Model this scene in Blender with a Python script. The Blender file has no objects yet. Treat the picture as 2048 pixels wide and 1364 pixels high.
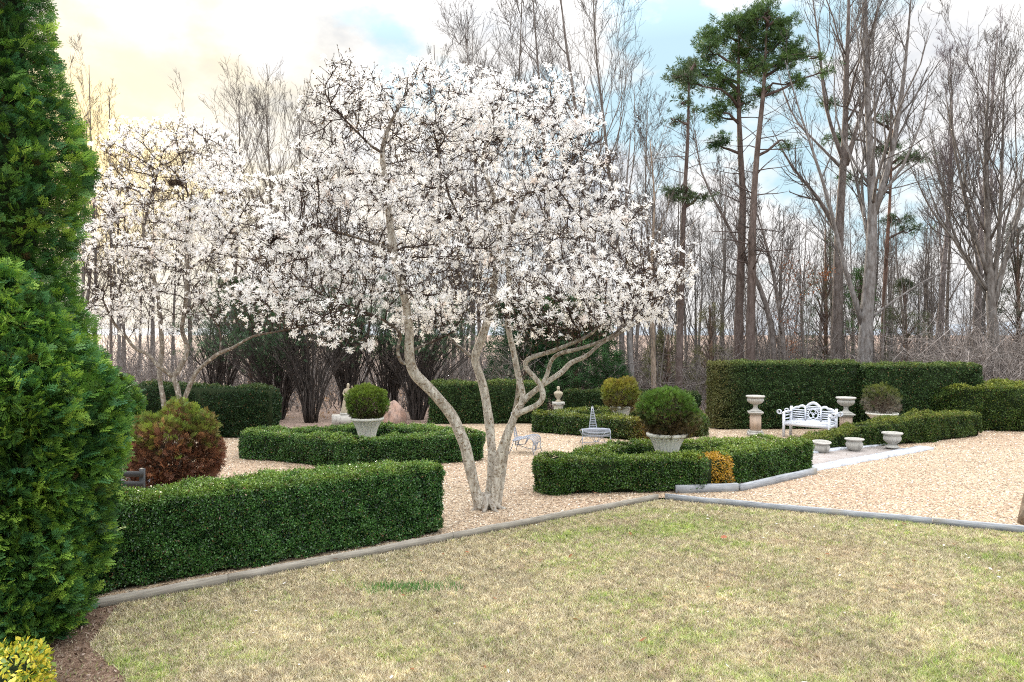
import bpy, math
import numpy as np
from mathutils import Vector, Matrix
R = math.radians
# ------------------------------------------------------------------ camera, world, sun, exposure
F = 1500.0; CX = 1024.0; HY = 668.0; EYE = 3.0
scene = bpy.context.scene
COL = scene.collection
cam_d = bpy.data.cameras.new('camera'); cam = bpy.data.objects.new('camera', cam_d); COL.objects.link(cam)
cam.location = (0, 0, EYE); cam.rotation_euler = (R(90), 0, 0)
cam_d.sensor_width = 36; cam_d.lens = F/2048*36; cam_d.shift_y = -(682-HY)/2048
cam_d.clip_start = 0.05; cam_d.clip_end = 8000
scene.camera = cam
scene.view_settings.view_transform = 'Standard'
scene.view_settings.look = 'None'
scene.view_settings.exposure = 1.0
scene.view_settings.gamma = 1
scene.cycles.filter_width = 1.1
scene.cycles.use_denoising = False

SUN_EL = 11.3; SUN_AZ = -30.4      # degrees; azimuth from +Y towards +X
sdir = Vector((math.sin(R(SUN_AZ))*math.cos(R(SUN_EL)), math.cos(R(SUN_AZ))*math.cos(R(SUN_EL)), math.sin(R(SUN_EL))))
world = bpy.data.worlds.new('World'); scene.world = world; world.use_nodes = True
wt = world.node_tree; wt.nodes.clear()
def WN(t, **kw):
    n = wt.nodes.new(t)
    for k, v in kw.items(): setattr(n, k, v)
    return n
def wmath(op, a, b=None, c=None, clamp=False):
    n = WN('ShaderNodeMath', operation=op, use_clamp=clamp)
    for i, v in enumerate((a, b, c)):
        if v is None: continue
        if isinstance(v, (int, float)): n.inputs[i].default_value = v
        else: wt.links.new(v, n.inputs[i])
    return n.outputs[0]
def wmix(f, a, b):
    n = WN('ShaderNodeMix', data_type='RGBA'); n.clamp_factor = True
    for s, v in ((0, f), (6, a), (7, b)):
        if isinstance(v, (int, float)): n.inputs[s].default_value = v
        elif isinstance(v, tuple): n.inputs[s].default_value = (*v, 1)
        else: wt.links.new(v, n.inputs[s])
    return n.outputs[2]
tcw = WN('ShaderNodeTexCoord')
sky = WN('ShaderNodeTexSky', sky_type='NISHITA'); sky.sun_disc = False
sky.sun_elevation = R(SUN_EL); sky.sun_rotation = R(SUN_AZ % 360); sky.altitude = 100; sky.air_density = 1.0; sky.dust_density = 1.0
sep = WN('ShaderNodeSeparateXYZ'); wt.links.new(tcw.outputs['Generated'], sep.inputs[0])
zz = sep.outputs[2]
mp = WN('ShaderNodeMapping'); mp.inputs['Scale'].default_value = (1, 1, 1.7); mp.inputs['Location'].default_value = (3.3, 0.4, 0.9)
wt.links.new(tcw.outputs['Generated'], mp.inputs[0])
n1 = WN('ShaderNodeTexNoise'); n1.inputs['Scale'].default_value = 3.6; n1.inputs['Detail'].default_value = 9; n1.inputs['Roughness'].default_value = 0.55
wt.links.new(mp.outputs[0], n1.inputs['Vector'])
n2 = WN('ShaderNodeTexNoise'); n2.inputs['Scale'].default_value = 5.5; n2.inputs['Detail'].default_value = 7; n2.inputs['Roughness'].default_value = 0.6
mp2 = WN('ShaderNodeMapping'); mp2.inputs['Scale'].default_value = (1, 1, 1.6); mp2.inputs['Location'].default_value = (1.52, 3.3, 0.9)
wt.links.new(tcw.outputs['Generated'], mp2.inputs[0]); wt.links.new(mp2.outputs[0], n2.inputs['Vector'])
dot = WN('ShaderNodeVectorMath', operation='DOT_PRODUCT'); wt.links.new(tcw.outputs['Generated'], dot.inputs[0]); dot.inputs[1].default_value = sdir
dt = wmath('MAXIMUM', dot.outputs['Value'], 0.0)
glow = wmath('POWER', dt, 14.0); glow2 = wmath('POWER', dt, 120.0)
# cloud cover: thicker towards the sun and towards the horizon
bias = wmath('ADD', wmath('MULTIPLY', glow, 0.24), wmath('ADD', wmath('MULTIPLY', wmath('MAXIMUM', wmath('SUBTRACT', 0.22, zz), 0.0), 0.40), wmath('MULTIPLY', wmath('MAXIMUM', wmath('SUBTRACT', zz, 0.42), 0.0), 0.6)))
cover = wmath('MULTIPLY', wmath('SUBTRACT', wmath('ADD', n1.outputs[0], bias), 0.455), 12.0, clamp=True)
grey = wmath('MULTIPLY', wmath('SUBTRACT', n2.outputs[0], 0.505), 6.0, clamp=True)
ccol = (9.2, 9.05, 8.95)
n3 = WN('ShaderNodeTexNoise'); n3.inputs['Scale'].default_value = 11.0; n3.inputs['Detail'].default_value = 6; wt.links.new(mp2.outputs[0], n3.inputs['Vector'])
patch = wmath('MULTIPLY', wmath('SUBTRACT', n3.outputs[0], 0.44), 5.0, clamp=True)
ccol = wmix(wmath('MULTIPLY', wmath('MULTIPLY', glow, 0.95, clamp=True), patch), ccol, (8.9, 7.7, 5.3))
ccol = wmix(wmath('MULTIPLY', grey, 0.85), ccol, (5.9, 6.3, 6.9))
ccol = wmix(wmath('MULTIPLY', glow2, 0.9, clamp=True), ccol, (16.0, 12.5, 6.0))
blue = wmix(0.85, sky.outputs[0], (5.8, 8.1, 9.3))
body = wmix(cover, blue, ccol)
# overcast sky, boosted overhead beyond the view to light the garden
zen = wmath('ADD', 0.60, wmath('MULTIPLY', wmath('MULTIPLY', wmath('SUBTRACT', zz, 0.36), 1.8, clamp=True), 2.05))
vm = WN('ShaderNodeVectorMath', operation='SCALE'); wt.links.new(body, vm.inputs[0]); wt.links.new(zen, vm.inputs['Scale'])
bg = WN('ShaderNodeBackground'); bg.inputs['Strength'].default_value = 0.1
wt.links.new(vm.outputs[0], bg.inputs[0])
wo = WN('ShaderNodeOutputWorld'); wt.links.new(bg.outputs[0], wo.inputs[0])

sun_d = bpy.data.lights.new('sun', 'SUN'); sun_d.energy = 4.2; sun_d.angle = R(9); sun_d.color = (1, 0.88, 0.70)
sun = bpy.data.objects.new('sun', sun_d); COL.objects.link(sun); sun.location = sdir*100
sun.rotation_euler = (-sdir).to_track_quat('-Z', 'Y').to_euler()

# ------------------------------------------------------------------ helpers
def G(px, py, z=0.0):
    d = F*(EYE-z)/(py-HY); return ((px-CX)*d/F, d)
def P3(px, py, d): return ((px-CX)*d/F, d, EYE-(py-HY)*d/F)
def rg(seed): return np.random.default_rng(seed)
def norm(v): return v/np.maximum(np.linalg.norm(v, axis=-1, keepdims=True), 1e-9)
class Noise:
    def __init__(s, seed, freq, n=10):
        r = rg(seed); s.k = norm(r.normal(size=(n, 3)))*freq*r.uniform(.5, 1.6, (n, 1)); s.p = r.uniform(0, 6.28, n)
    def __call__(s, p): return np.sin(p @ s.k.T*2*math.pi+s.p).mean(-1)*2.2
def mix(a, b, t): 
    t = np.clip(t, 0, 1)[..., None]; return np.asarray(a)*(1-t)+np.asarray(b)*t

class MB:
    def __init__(s): s.V = []; s.C = []; s.Q = []; s.T = []; s.n = 0; s.N = []
    def add(s, v, f, col=(.5, .5, .5)):
        v = np.asarray(v, dtype=np.float64).reshape(-1, 3); f = np.asarray(f, dtype=np.int64)
        c = np.asarray(col, dtype=np.float64)
        if c.ndim == 1: c = np.broadcast_to(c, (len(v), 3))
        s.V.append(v); s.C.append(c); (s.Q if f.shape[1] == 4 else s.T).append(f+s.n); s.n += len(v)
        return s
    def addn(s, v, faces, col=(.5, .5, .5)):   # mixed polygons (python list)
        v = np.asarray(v, dtype=np.float64).reshape(-1, 3)
        s.V.append(v); s.C.append(np.broadcast_to(np.asarray(col, dtype=np.float64), (len(v), 3)))
        for f in faces: s.N.append([i+s.n for i in f])
        s.n += len(v); return s
    def box(s, c, size, col=(.5, .5, .5), rz=0.0, M=None):
        h = np.array(size)/2
        v = np.array([(x, y, z) for x in (-1, 1) for y in (-1, 1) for z in (-1, 1)])*h
        if rz: v = v @ np.array([[math.cos(rz), math.sin(rz), 0], [-math.sin(rz), math.cos(rz), 0], [0, 0, 1]])
        if M is not None: v = v @ np.asarray(M).T
        v = v+np.array(c)
        return s.add(v, [(0, 1, 3, 2), (4, 6, 7, 5), (0, 4, 5, 1), (2, 3, 7, 6), (0, 2, 6, 4), (1, 5, 7, 3)], col)
    def tube(s, pts, rad, sides=8, col=(.5, .5, .5), cap=True):
        P = np.asarray(pts, dtype=float)[None]; Rr = np.broadcast_to(np.asarray(rad, dtype=float), (P.shape[1],))[None]
        s.tubes(P, Rr, sides, col)
        return s
    def tubes(s, P, Rr, sides, col=(.5, .5, .5), wob=None):
        N, k, _ = P.shape
        if N == 0: return s
        T = norm(np.gradient(P, axis=1))
        mt = norm(T.mean(1)); ref = np.where(np.abs(mt[:, 2:3]) > .8, np.array([[1., 0.13, 0]]), np.array([[0.1, 0.05, 1.]]))
        U = norm(np.cross(T, ref[:, None, :])); W = np.cross(T, U)
        a = np.arange(sides)*2*math.pi/sides
        ring = U[:, :, None, :]*np.cos(a)[None, None, :, None]+W[:, :, None, :]*np.sin(a)[None, None, :, None]
        rr = Rr[:, :, None]*np.ones(sides)[None, None, :]
        if wob is not None: rr = rr*(1+wob[1]*wob[0](P[:, :, None, :]+ring*Rr[:, :, None, None]*2.0))
        V = P[:, :, None, :]+ring*rr[..., None]
        base = (np.arange(N)*k*sides)[:, None, None]+(np.arange(k-1)*sides)[None, :, None]
        i = np.arange(sides)[None, None, :]; j = (i+1) % sides
        Fq = np.stack([base+i, base+j, base+sides+j, base+sides+i], -1).reshape(-1, 4)
        c = np.asarray(col, dtype=float)
        if c.ndim == 3: c = np.repeat(c.reshape(-1, 3), sides, axis=0)
        s.add(V.reshape(-1, 3), Fq, c)
        # end caps
        if N < 60:
            for q in range(N):
                b = s.n-N*k*sides+q*k*sides
                s.N.append([b+x for x in range(sides)][::-1]); s.N.append([b+(k-1)*sides+x for x in range(sides)])
        return s
    def lathe(s, prof, n=32, c=(0, 0, 0), col=(.5, .5, .5), mod=None, rfun=None):
        prof = np.asarray(prof, dtype=float); m = len(prof); a = np.arange(n)*2*math.pi/n
        r = prof[:, 0:1]*np.ones((1, n))
        if mod: r = r*(1+mod(prof[:, 1:2], a[None, :]))
        V = np.stack([r*np.cos(a), r*np.sin(a), prof[:, 1:2]*np.ones((1, n))], -1)+np.array(c)
        b = np.arange(m-1)[:, None]*n; i = np.arange(n)[None]; j = (i+1) % n
        s.add(V.reshape(-1, 3), np.stack([b+i, b+j, b+n+j, b+n+i], -1).reshape(-1, 4), col); 
        s.N.append([s.n-m*n+x for x in range(n)][::-1]); s.N.append([s.n-n+x for x in range(n)])
        return s
    def scatter(s, tv, tf, pos, M, col, tcol=None):
        # tv (a,3) template, pos (N,3), M (N,3,3) rows = images of the axes, col (N,3)
        V = np.einsum('aj,njk->nak', tv, M)+pos[:, None, :]
        N = len(pos); a = len(tv)
        Fq = (tf[None]+(np.arange(N)*a)[:, None, None]).reshape(-1, tf.shape[1])
        C = np.repeat(col, a, axis=0)
        if tcol is not None: C = C*np.tile(tcol, N)[:, None]
        return s.add(V.reshape(-1, 3), Fq, C)
    def build(s, name, mat, parent=None, smooth=False):
        V = np.concatenate(s.V); C = np.concatenate(s.C)
        me = bpy.data.meshes.new(name)
        polys = []; loops = []
        tot = []
        if s.Q: q = np.concatenate(s.Q); loops.append(q.ravel()); tot.append(np.full(len(q), 4))
        if s.T: t = np.concatenate(s.T); loops.append(t.ravel()); tot.append(np.full(len(t), 3))
        if s.N: loops.append(np.array([i for f in s.N for i in f])); tot.append(np.array([len(f) for f in s.N]))
        L = np.concatenate(loops).astype(np.int32); tt = np.concatenate(tot).astype(np.int32)
        st = np.concatenate([[0], np.cumsum(tt)[:-1]]).astype(np.int32)
        me.vertices.add(len(V)); me.vertices.foreach_set('co', V.astype(np.float32).ravel())
        me.loops.add(len(L)); me.loops.foreach_set('vertex_index', L)
        me.polygons.add(len(tt)); me.polygons.foreach_set('loop_start', st)
        me.update(calc_edges=True)
        at = me.color_attributes.new('col', 'FLOAT_COLOR', 'POINT')
        at.data.foreach_set('color', np.concatenate([C, np.ones((len(C), 1))], 1).astype(np.float32).ravel())
        if smooth: me.polygons.foreach_set('use_smooth', np.ones(len(tt), dtype=bool))
        me.materials.append(mat)
        o = bpy.data.objects.new(name, me); COL.objects.link(o)
        if parent is not None: o.parent = parent
        return o
def tag(o, label=None, cat=None, group=None, kind=None):
    if label: o['label'] = label
    if cat: o['category'] = cat
    if group: o['group'] = group
    if kind: o['kind'] = kind
    return o
def thing(name, label, cat, loc=(0, 0, 0), rz=0.0, group=None):
    o = bpy.data.objects.new(name, None); COL.objects.link(o); o.location = loc; o.rotation_euler = (0, 0, rz)
    o.empty_display_size = .2
    return tag(o, label, cat, group)
def copy_thing(root, loc, rz=0.0, sc=1.0, label=None, group=None):
    r = root.copy(); COL.objects.link(r); r.location = loc; r.rotation_euler = (0, 0, rz)
    r.scale = (sc, sc, sc) if not isinstance(sc, tuple) else sc
    if label: r['label'] = label
    if group: r['group'] = group
    for ch in list(root.children):
        c = ch.copy(); COL.objects.link(c); c.parent = r
        for g in ch.children:
            d = g.copy(); COL.objects.link(d); d.parent = c
    return r

# ------------------------------------------------------------------ materials
def new_mat(name):
    m = bpy.data.materials.new(name); m.use_nodes = True; nt = m.node_tree; nt.nodes.clear(); return m, nt
class NT:
    def __init__(s, name): s.m, s.t = new_mat(name); s.out = s.t.nodes.new('ShaderNodeOutputMaterial')
    def n(s, ty, ins=None, **kw):
        x = s.t.nodes.new(ty)
        for k, v in kw.items(): setattr(x, k, v)
        for k, v in (ins or {}).items():
            if isinstance(v, bpy.types.NodeSocket): s.t.links.new(v, x.inputs[k])
            else: x.inputs[k].default_value = v
        return x
    def math(s, op, a, b=0.0, clamp=False): return s.n('ShaderNodeMath', {0: a, 1: b}, operation=op, use_clamp=clamp).outputs[0]
    def mix(s, f, a, b, bt='MIX'):
        A = (*a, 1) if isinstance(a, tuple) else a; B = (*b, 1) if isinstance(b, tuple) else b
        return s.n('ShaderNodeMix', {0: f, 6: A, 7: B}, data_type='RGBA', blend_type=bt).outputs[2]
    def noise(s, vec, scale, detail=4, rough=.55): return s.n('ShaderNodeTexNoise', {'Vector': vec, 'Scale': scale, 'Detail': detail, 'Roughness': rough}).outputs[0]
    def ramp(s, f, stops):
        x = s.n('ShaderNodeValToRGB', {0: f}); cr = x.color_ramp
        while len(cr.elements) < len(stops): cr.elements.new(.5)
        for e, (p, c) in zip(cr.elements, stops): e.position = p; e.color = (*c, 1)
        return x.outputs[0]
    def coord(s, which='Object', scale=None):
        o = s.n('ShaderNodeTexCoord').outputs[which]
        if scale: o = s.n('ShaderNodeMapping', {0: o, 3: scale}).outputs[0]
        return o
    def bump(s, h, strength=.5, dist=.01): return s.n('ShaderNodeBump', {'Strength': strength, 'Distance': dist, 'Height': h}).outputs[0]
    def finish(s, shader): s.t.links.new(shader, s.out.inputs[0]); return s.m
    def principled(s, col, rough=.8, normal=None, metallic=0.0, spec=.5):
        ins = {'Base Color': (*col, 1) if isinstance(col, tuple) else col, 'Roughness': rough, 'Metallic': metallic, 'Specular IOR Level': spec}
        x = s.n('ShaderNodeBsdfPrincipled', ins)
        if normal is not None: s.t.links.new(normal, x.inputs['Normal'])
        return x.outputs[0]
def foliage_mat(name, rough=.5, transl=.3, spec=.4, var=.25, tint=(1, 1, .55)):
    n = NT(name); a = n.n('ShaderNodeAttribute', attribute_name='col').outputs[0]
    v = n.noise(n.coord(), 9.0, 3)
    c = n.mix(n.math('MULTIPLY', n.math('SUBTRACT', v, .35, True), var*2, True), a, (0.02, 0.035, 0.01))
    p = n.principled(c, rough, spec=spec)
    tr = n.n('ShaderNodeBsdfTranslucent', {0: n.mix(.5, c, tint, 'MULTIPLY')}).outputs[0]
    return n.finish(n.n('ShaderNodeMixShader', {0: transl, 1: p, 2: tr}).outputs[0])
def bark_mat(name, spots=0.0, scale=14.0, bump=.02, stretch=(1, 1, .35)):
    n = NT(name); a = n.n('ShaderNodeAttribute', attribute_name='col').outputs[0]
    co = n.coord('Object', stretch)
    f = n.noise(co, scale, 6, .65)
    c = n.mix(n.math('MULTIPLY', n.math('SUBTRACT', f, .38), 3.2, True), n.mix(1.0, a, (.42, .38, .35), 'MULTIPLY'), a)
    if spots:
        f2 = n.noise(n.coord('Object'), 26.0, 3, .5)
        c = n.mix(n.math('MULTIPLY', n.math('SUBTRACT', f2, .56), 12*spots, True), c, (.16, .11, .06))
        f3 = n.noise(n.coord('Object'), 11.0, 4, .6)
        c = n.mix(n.math('MULTIPLY', n.math('SUBTRACT', f3, .55), 8*spots, True), c, (.62, .60, .54))
    return n.finish(n.principled(c, .85, n.bump(f, .7, bump), spec=.25))
M_leaf = foliage_mat('boxwood leaf', .30, .22, .6)
M_leaf_far = foliage_mat('yew leaf', .5, .22, .35)
M_thuja = foliage_mat('arborvitae spray', .55, .28, .3)
M_needle = foliage_mat('pine needle', .6, .2, .3)
M_dead = foliage_mat('dry leaf', .8, .35, .15)
M_petal = foliage_mat('magnolia petal', .6, .48, .2, 0.0, (1, 1, 1))
M_grass = foliage_mat('grass blade', .6, .35, .3, .1)
M_magbark = bark_mat('magnolia bark', .8, 16, .012)
M_bark = bark_mat('grey bark', 0, 10, .02)
M_pinebark = bark_mat('pine bark', 0, 6, .05)
def core_mat():
    n = NT('hedge twigs'); f = n.noise(n.coord(), 40, 4)
    return n.finish(n.principled(n.ramp(f, [(.35, (.006, .010, .004)), (.65, (.03, .045, .018))]), .9, spec=.1))
M_core = core_mat()
def stone_mat(name, a, b, stain=(.12, .12, .10), st=.5, scale=6.0, bump=.006):
    n = NT(name); co = n.coord()
    f = n.noise(co, scale, 7, .65); g = n.noise(n.coord('Object', (1, 1, .35)), scale*1.7, 5, .6); h = n.noise(co, scale*14, 3)
    c = n.mix(f, a, b); c = n.mix(n.math('MULTIPLY', n.math('SUBTRACT', g, 1-st, True), 3.5, True), c, stain)
    c = n.mix(n.math('MULTIPLY', n.math('SUBTRACT', h, .6), 2.5, True), c, stain)
    return n.finish(n.principled(c, .85, n.bump(h, .5, bump), spec=.25))
M_white_stone = stone_mat('weathered white urn', (.80, .79, .74), (.66, .65, .58), (.30, .30, .24), .42)
M_grey_stone = stone_mat('grey cast stone', (.52, .51, .48), (.34, .33, .30), (.14, .13, .12), .46, 9)
M_tan_stone = stone_mat('tan cast stone', (.60, .48, .38), (.40, .31, .25), (.20, .18, .16), .45, 5)
M_statue = stone_mat('buff statue stone', (.50, .44, .34), (.34, .30, .22), (.14, .13, .10), .45, 7)
M_boulder = stone_mat('boulder', (.52, .28, .18), (.36, .33, .32), (.12, .09, .08), .52, 4.5, .04)
M_slab = stone_mat('pale kerb slab', (.58, .61, .66), (.42, .45, .51), (.08, .09, .11), .45, 3.5)
def timber(nm, ta, tb, tc):
    n = NT(nm); co = n.coord('Object', (1.2, 16, 16))
    f = n.noise(co, 3.0, 6, .6); g = n.noise(n.coord('Object'), 2.2, 4)
    c = n.mix(n.math('MULTIPLY', n.math('SUBTRACT', f, .3), 2.2, True), ta, tb); c = n.mix(n.math('MULTIPLY', n.math('SUBTRACT', g, .53), 3, True), c, tc)
    return n.finish(n.principled(c, .85, n.bump(f, .6, .006), spec=.2))
M_timber = timber('blue grey weathered timber', (.20, .215, .24), (.46, .485, .52), (.36, .33, .27))
M_timber_tan = timber('tan weathered timber', (.20, .18, .15), (.44, .41, .36), (.30, .27, .24))
def painted(name, col, rough=.4, dirt=(.35, .36, .36)):
    n = NT(name); f = n.noise(n.coord(), 18, 5, .6)
    c = n.mix(n.math('MULTIPLY', n.math('SUBTRACT', f, .55), 2.5, True), col, dirt)
    return n.finish(n.principled(c, rough, n.bump(f, .15, .002)))
M_bench = painted('white bench paint', (.66, .70, .78), .35, (.5, .53, .58))
M_iron = painted('grey blue metal paint', (.30, .33, .39), .35, (.22, .23, .25))
M_fence = painted('dark fence paint', (.035, .038, .042), .6, (.07, .07, .07))
def gravel_mat():
    n = NT('pea gravel'); co = n.coord('Object')
    dis = n.n('ShaderNodeVectorMath', {0: co, 1: n.n('ShaderNodeVectorMath', {0: n.n('ShaderNodeTexNoise', {'Vector': co, 'Scale': 30.0}).outputs[1], 3: .02}, operation='SCALE').outputs[0]}, operation='ADD').outputs[0]
    v = n.n('ShaderNodeTexVoronoi', {'Vector': dis, 'Scale': 36.0, 'Randomness': 1.0})
    sepc = n.n('ShaderNodeSeparateColor', {0: v.outputs['Color']})
    c = n.ramp(sepc.outputs[0], [(0.0, (.13, .095, .075)), (.18, (.36, .255, .18)), (.42, (.54, .41, .30)), (.68, (.66, .54, .42)), (.88, (.80, .71, .60)), (1.0, (.50, .48, .46))])
    big = n.noise(co, .22, 3)
    c = n.mix(n.math('MULTIPLY', n.math('SUBTRACT', big, .42), 3, True), c, n.mix(1.0, c, (1.0, .91, .90), 'MULTIPLY'))
    med = n.noise(co, 1.3, 6, .68)
    c = n.mix(n.math('MULTIPLY', n.math('SUBTRACT', med, .50), 3.2, True), c, n.mix(1.0, c, (.66, .62, .56), 'MULTIPLY'))
    gap = n.math('MULTIPLY', n.math('SUBTRACT', v.outputs['Distance'], .55), 3.0, True)
    c = n.mix(1.0, n.mix(gap, c, (.16, .12, .09)), (.80, .775, .70), 'MULTIPLY')
    h = n.math('SUBTRACT', 1.0, v.outputs['Distance'])
    return n.finish(n.principled(c, .8, n.bump(h, 1.0, .012), spec=.3))
M_gravel = gravel_mat()
def soil_mat(name, stops, sc=6.0, fine=60.0):
    n = NT(name); co = n.coord('Object'); f = n.noise(co, sc, 8, .7); g = n.noise(co, fine, 4, .6)
    x = n.math('ADD', n.math('MULTIPLY', f, .5), n.math('MULTIPLY', g, .5))
    return n.finish(n.principled(n.ramp(x, stops), .95, n.bump(g, 1.0, .02), spec=.1))
M_lawn = soil_mat('lawn thatch', [(.32, (.06, .045, .03)), (.46, (.16, .12, .08)), (.56, (.30, .24, .16)), (.68, (.14, .14, .07))], 2.5, 70)
M_mulch = soil_mat('bark mulch', [(.35, (.05, .032, .022)), (.5, (.16, .105, .075)), (.62, (.30, .22, .17)), (.75, (.45, .36, .30))], 9, 55)
M_litter = soil_mat('leaf litter', [(.34, (.09, .065, .055)), (.47, (.22, .16, .13)), (.58, (.34, .26, .22)), (.72, (.46, .37, .32))], 3, 22)
M_hill = soil_mat('far wooded hills', [(.35, (.20, .23, .27)), (.65, (.27, .30, .34))], .02, .2)  # blue-grey of distant air haze painted into the hill colour
def brick_mat():
    n = NT('path pavers'); co = n.coord('Object')
    b = n.n('ShaderNodeTexBrick', {'Vector': co, 'Color1': (.34, .30, .28, 1), 'Color2': (.46, .42, .40, 1), 'Mortar': (.14, .12, .11, 1), 'Scale': 4.5, 'Mortar Size': .02})
    f = n.noise(co, 6, 5); c = n.mix(n.math('MULTIPLY', n.math('SUBTRACT', f, .45), 2, True), b.outputs[0], (.38, .37, .37))
    return n.finish(n.principled(c, .85, n.bump(b.outputs[1], -.6, .01), spec=.2))
M_brick = brick_mat()

# ------------------------------------------------------------------ ground
def sheet(name, pts, z, mat, sub=None):
    m = MB(); m.addn([(x, y, z) for x, y in pts], [list(range(len(pts)))])
    o = m.build(name, mat); tag(o, kind='structure'); return o
E0 = (-9.2, 4.73); E1 = (2.70, 13.62); E2 = (14.5, 8.2)
# gently undulating land to the horizon
xs = np.concatenate([[-3000, -1200, -500, -200, -100], np.linspace(-60, 60, 41), [100, 200, 500, 1200, 3000]])
ys = np.concatenate([[-200, -60, -20, 0, 10, 20, 27], np.linspace(30, 75, 16), [100, 160, 300, 600, 1300, 2500, 5000]])
X, Y = np.meshgrid(xs, ys, indexing='ij')
nz = Noise(5, .05)
Z = -0.02+np.clip((Y-30)/40, 0, 1)*(-0.6+.5*nz(np.stack([X, Y, 0*X], -1)))
Z = np.where(Y < 28, -0.02, Z)
m = MB(); a, b = X.shape; idx = np.arange(a*b).reshape(a, b)
m.add(np.stack([X, Y, Z], -1), np.stack([idx[:-1, :-1], idx[1:, :-1], idx[1:, 1:], idx[:-1, 1:]], -1).reshape(-1, 4))
tag(m.build('ground', M_litter, smooth=True), kind='structure')
sheet('gravel', [E0, E1, E2, (26, 8), (26, 22.6), (14.5, 23.5), (10, 23.6), (6.2, 24.2), (6, 27), (0, 26.4), (-4, 24.5), (-7.5, 22.5), (-12, 22), (-22, 20), (-22, 5)], .03, M_gravel)
sheet('lawn', [(-9.2, 4.7), E0, E1, E2, (26, 3), (26, -3), (-12, -3), (-12, 4.7)], 0.0, M_lawn)
# mulch bed under the arborvitae
mp_ = [(-4.35, 8.30), (-4.2, 7.7), (-4.05, 7.2), (-3.75, 6.9), (-3.42, 6.6), (-3.2, 6.2), (-3.05, 5.6), (-3.0, 4.5), (-8, 4.5), (-8, 5.7)]
sheet('mulch_bed', mp_, .008, M_mulch)
# hills on the horizon
m = MB(); r = rg(3); px_ = np.linspace(-2600, 2600, 60); nh = Noise(8, .0011)
top = 22+22*nh(np.stack([px_, 0*px_, 0*px_], -1))+px_*0.008
V = np.concatenate([np.stack([px_, 0*px_+2000, 0*px_-5], -1), np.stack([px_, 0*px_+2450, top], -1), np.stack([px_, 0*px_+2900, 0*px_-5], -1)])
k = len(px_); i = np.arange(k-1)
m.add(V, np.concatenate([np.stack([i, i+1, i+1+k, i+k], -1), np.stack([i+k, i+1+k, i+1+2*k, i+2*k], -1)]))
tag(m.build('hills', M_hill, smooth=True), kind='structure')

# paved walk on the right, between pale kerb slabs
def strip(name, pts, z0, z1, mat, kind='structure'):
    m = MB(); n = len(pts)
    v = [(x, y, z0) for x, y in pts]+[(x, y, z1) for x, y in pts]
    m.addn(v, [list(range(n, 2*n))]+[[i, (i+1) % n, n+(i+1) % n, n+i] for i in range(n)])
    o = m.build(name, mat)
    if kind: tag(o, kind=kind)
    return o
strip('paved_path', [(5.2, 16.2), (6.55, 16.55), (10.15, 19.25), (9.9, 19.95), (7.25, 18.7), (5.0, 17.6)], .0, .055, M_brick)
def slab_run(a, b, w, n, label, seed):
    r = rg(seed); a = np.array(a); b = np.array(b); d = (b-a); L = np.linalg.norm(d); t = d/L; nn = np.array([-t[1], t[0]])
    cut = np.linspace(0, L, n+1)+np.concatenate([[0], r.uniform(-.15, .15, n-1), [0]])
    for i in range(n):
        p0, p1 = cut[i]+.012, cut[i+1]-.012
        q = []
        for s_ in np.linspace(p0, p1, 7): q.append(a+t*s_+nn*(-w/2+r.uniform(-.03, .03)))
        for s_ in np.linspace(p1, p0, 7): q.append(a+t*s_+nn*(w/2+r.uniform(-.03, .03)))
        o = strip('kerb_slab', [tuple(x) for x in q], .0, .085+r.uniform(-.008, .008), M_slab, None)
        tag(o, label, 'kerb stone', 'pale slabs edging the paved walk')
slab_run((6.45, 16.35), (10.75, 19.45), .34, 5, 'pale chipped stone slab in the near edge of the paved walk', 1)
slab_run((7.2, 18.55), (10.0, 20.1), .26, 4, 'narrow pale stone slab in the far edge of the paved walk behind the stone bowls', 2)

# timber edging boards
def board(a, b, label, h=.10, th=.055, z0=-.01, mat=None):
    a = np.array(a); b = np.array(b); d = b-a; L = np.linalg.norm(d); ang = math.atan2(d[1], d[0])
    r = rg(int(abs(a[0]*77)+abs(a[1]*31)+7)); k = max(4, int(L/.35))
    xs = np.linspace(-L/2, L/2, k+1); V = []
    for x in xs:
        w = r.uniform(-.006, .006); hz = h+r.uniform(-.006, .006)
        V += [(x, -th/2+w, z0), (x, th/2+w, z0), (x, th/2+w, hz), (x, th/2-.008+w, hz+.004), (x, -th/2+.008+w, hz+.004), (x, -th/2+w, hz)]
    fs = [[i*6+j, i*6+(j+1) % 6, (i+1)*6+(j+1) % 6, (i+1)*6+j] for i in range(k) for j in range(6)]
    fs += [[5, 4, 3, 2, 1, 0], [k*6+j for j in range(6)]]
    m = MB(); m.addn(V, fs); o = m.build('edging_board', mat or M_timber)
    o.location = (*(a+b)/2, 0); o.rotation_euler = (0, 0, ang)
    return tag(o, label, 'timber edging', 'weathered timber boards edging lawn and gravel')
def along(a, b, t): return (a[0]+(b[0]-a[0])*t, a[1]+(b[1]-a[1])*t)
def cutrun(a, b, ts, labels, **kw):
    L = math.hypot(b[0]-a[0], b[1]-a[1]); g = .006/L
    for i, lb in enumerate(labels): board(along(a, b, ts[i]+g), along(a, b, ts[i+1]-g), lb, **kw)
cutrun(E0, E1, [0, .3, .485, .70, .995], ['weathered edging board running under the big arborvitae', 'tan edging board along the foot of the left half of the front box hedge',
       'edging board along the right half of the front box hedge', 'tan grey edging board from the end of the front hedge to the lawn corner'], mat=M_timber_tan)
cutrun(E1, E2, [.006, .333, 1.0], ['long blue grey edging board running right from the lawn corner', 'blue grey edging board leaving the photo at the right edge past the butt joint'])
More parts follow.
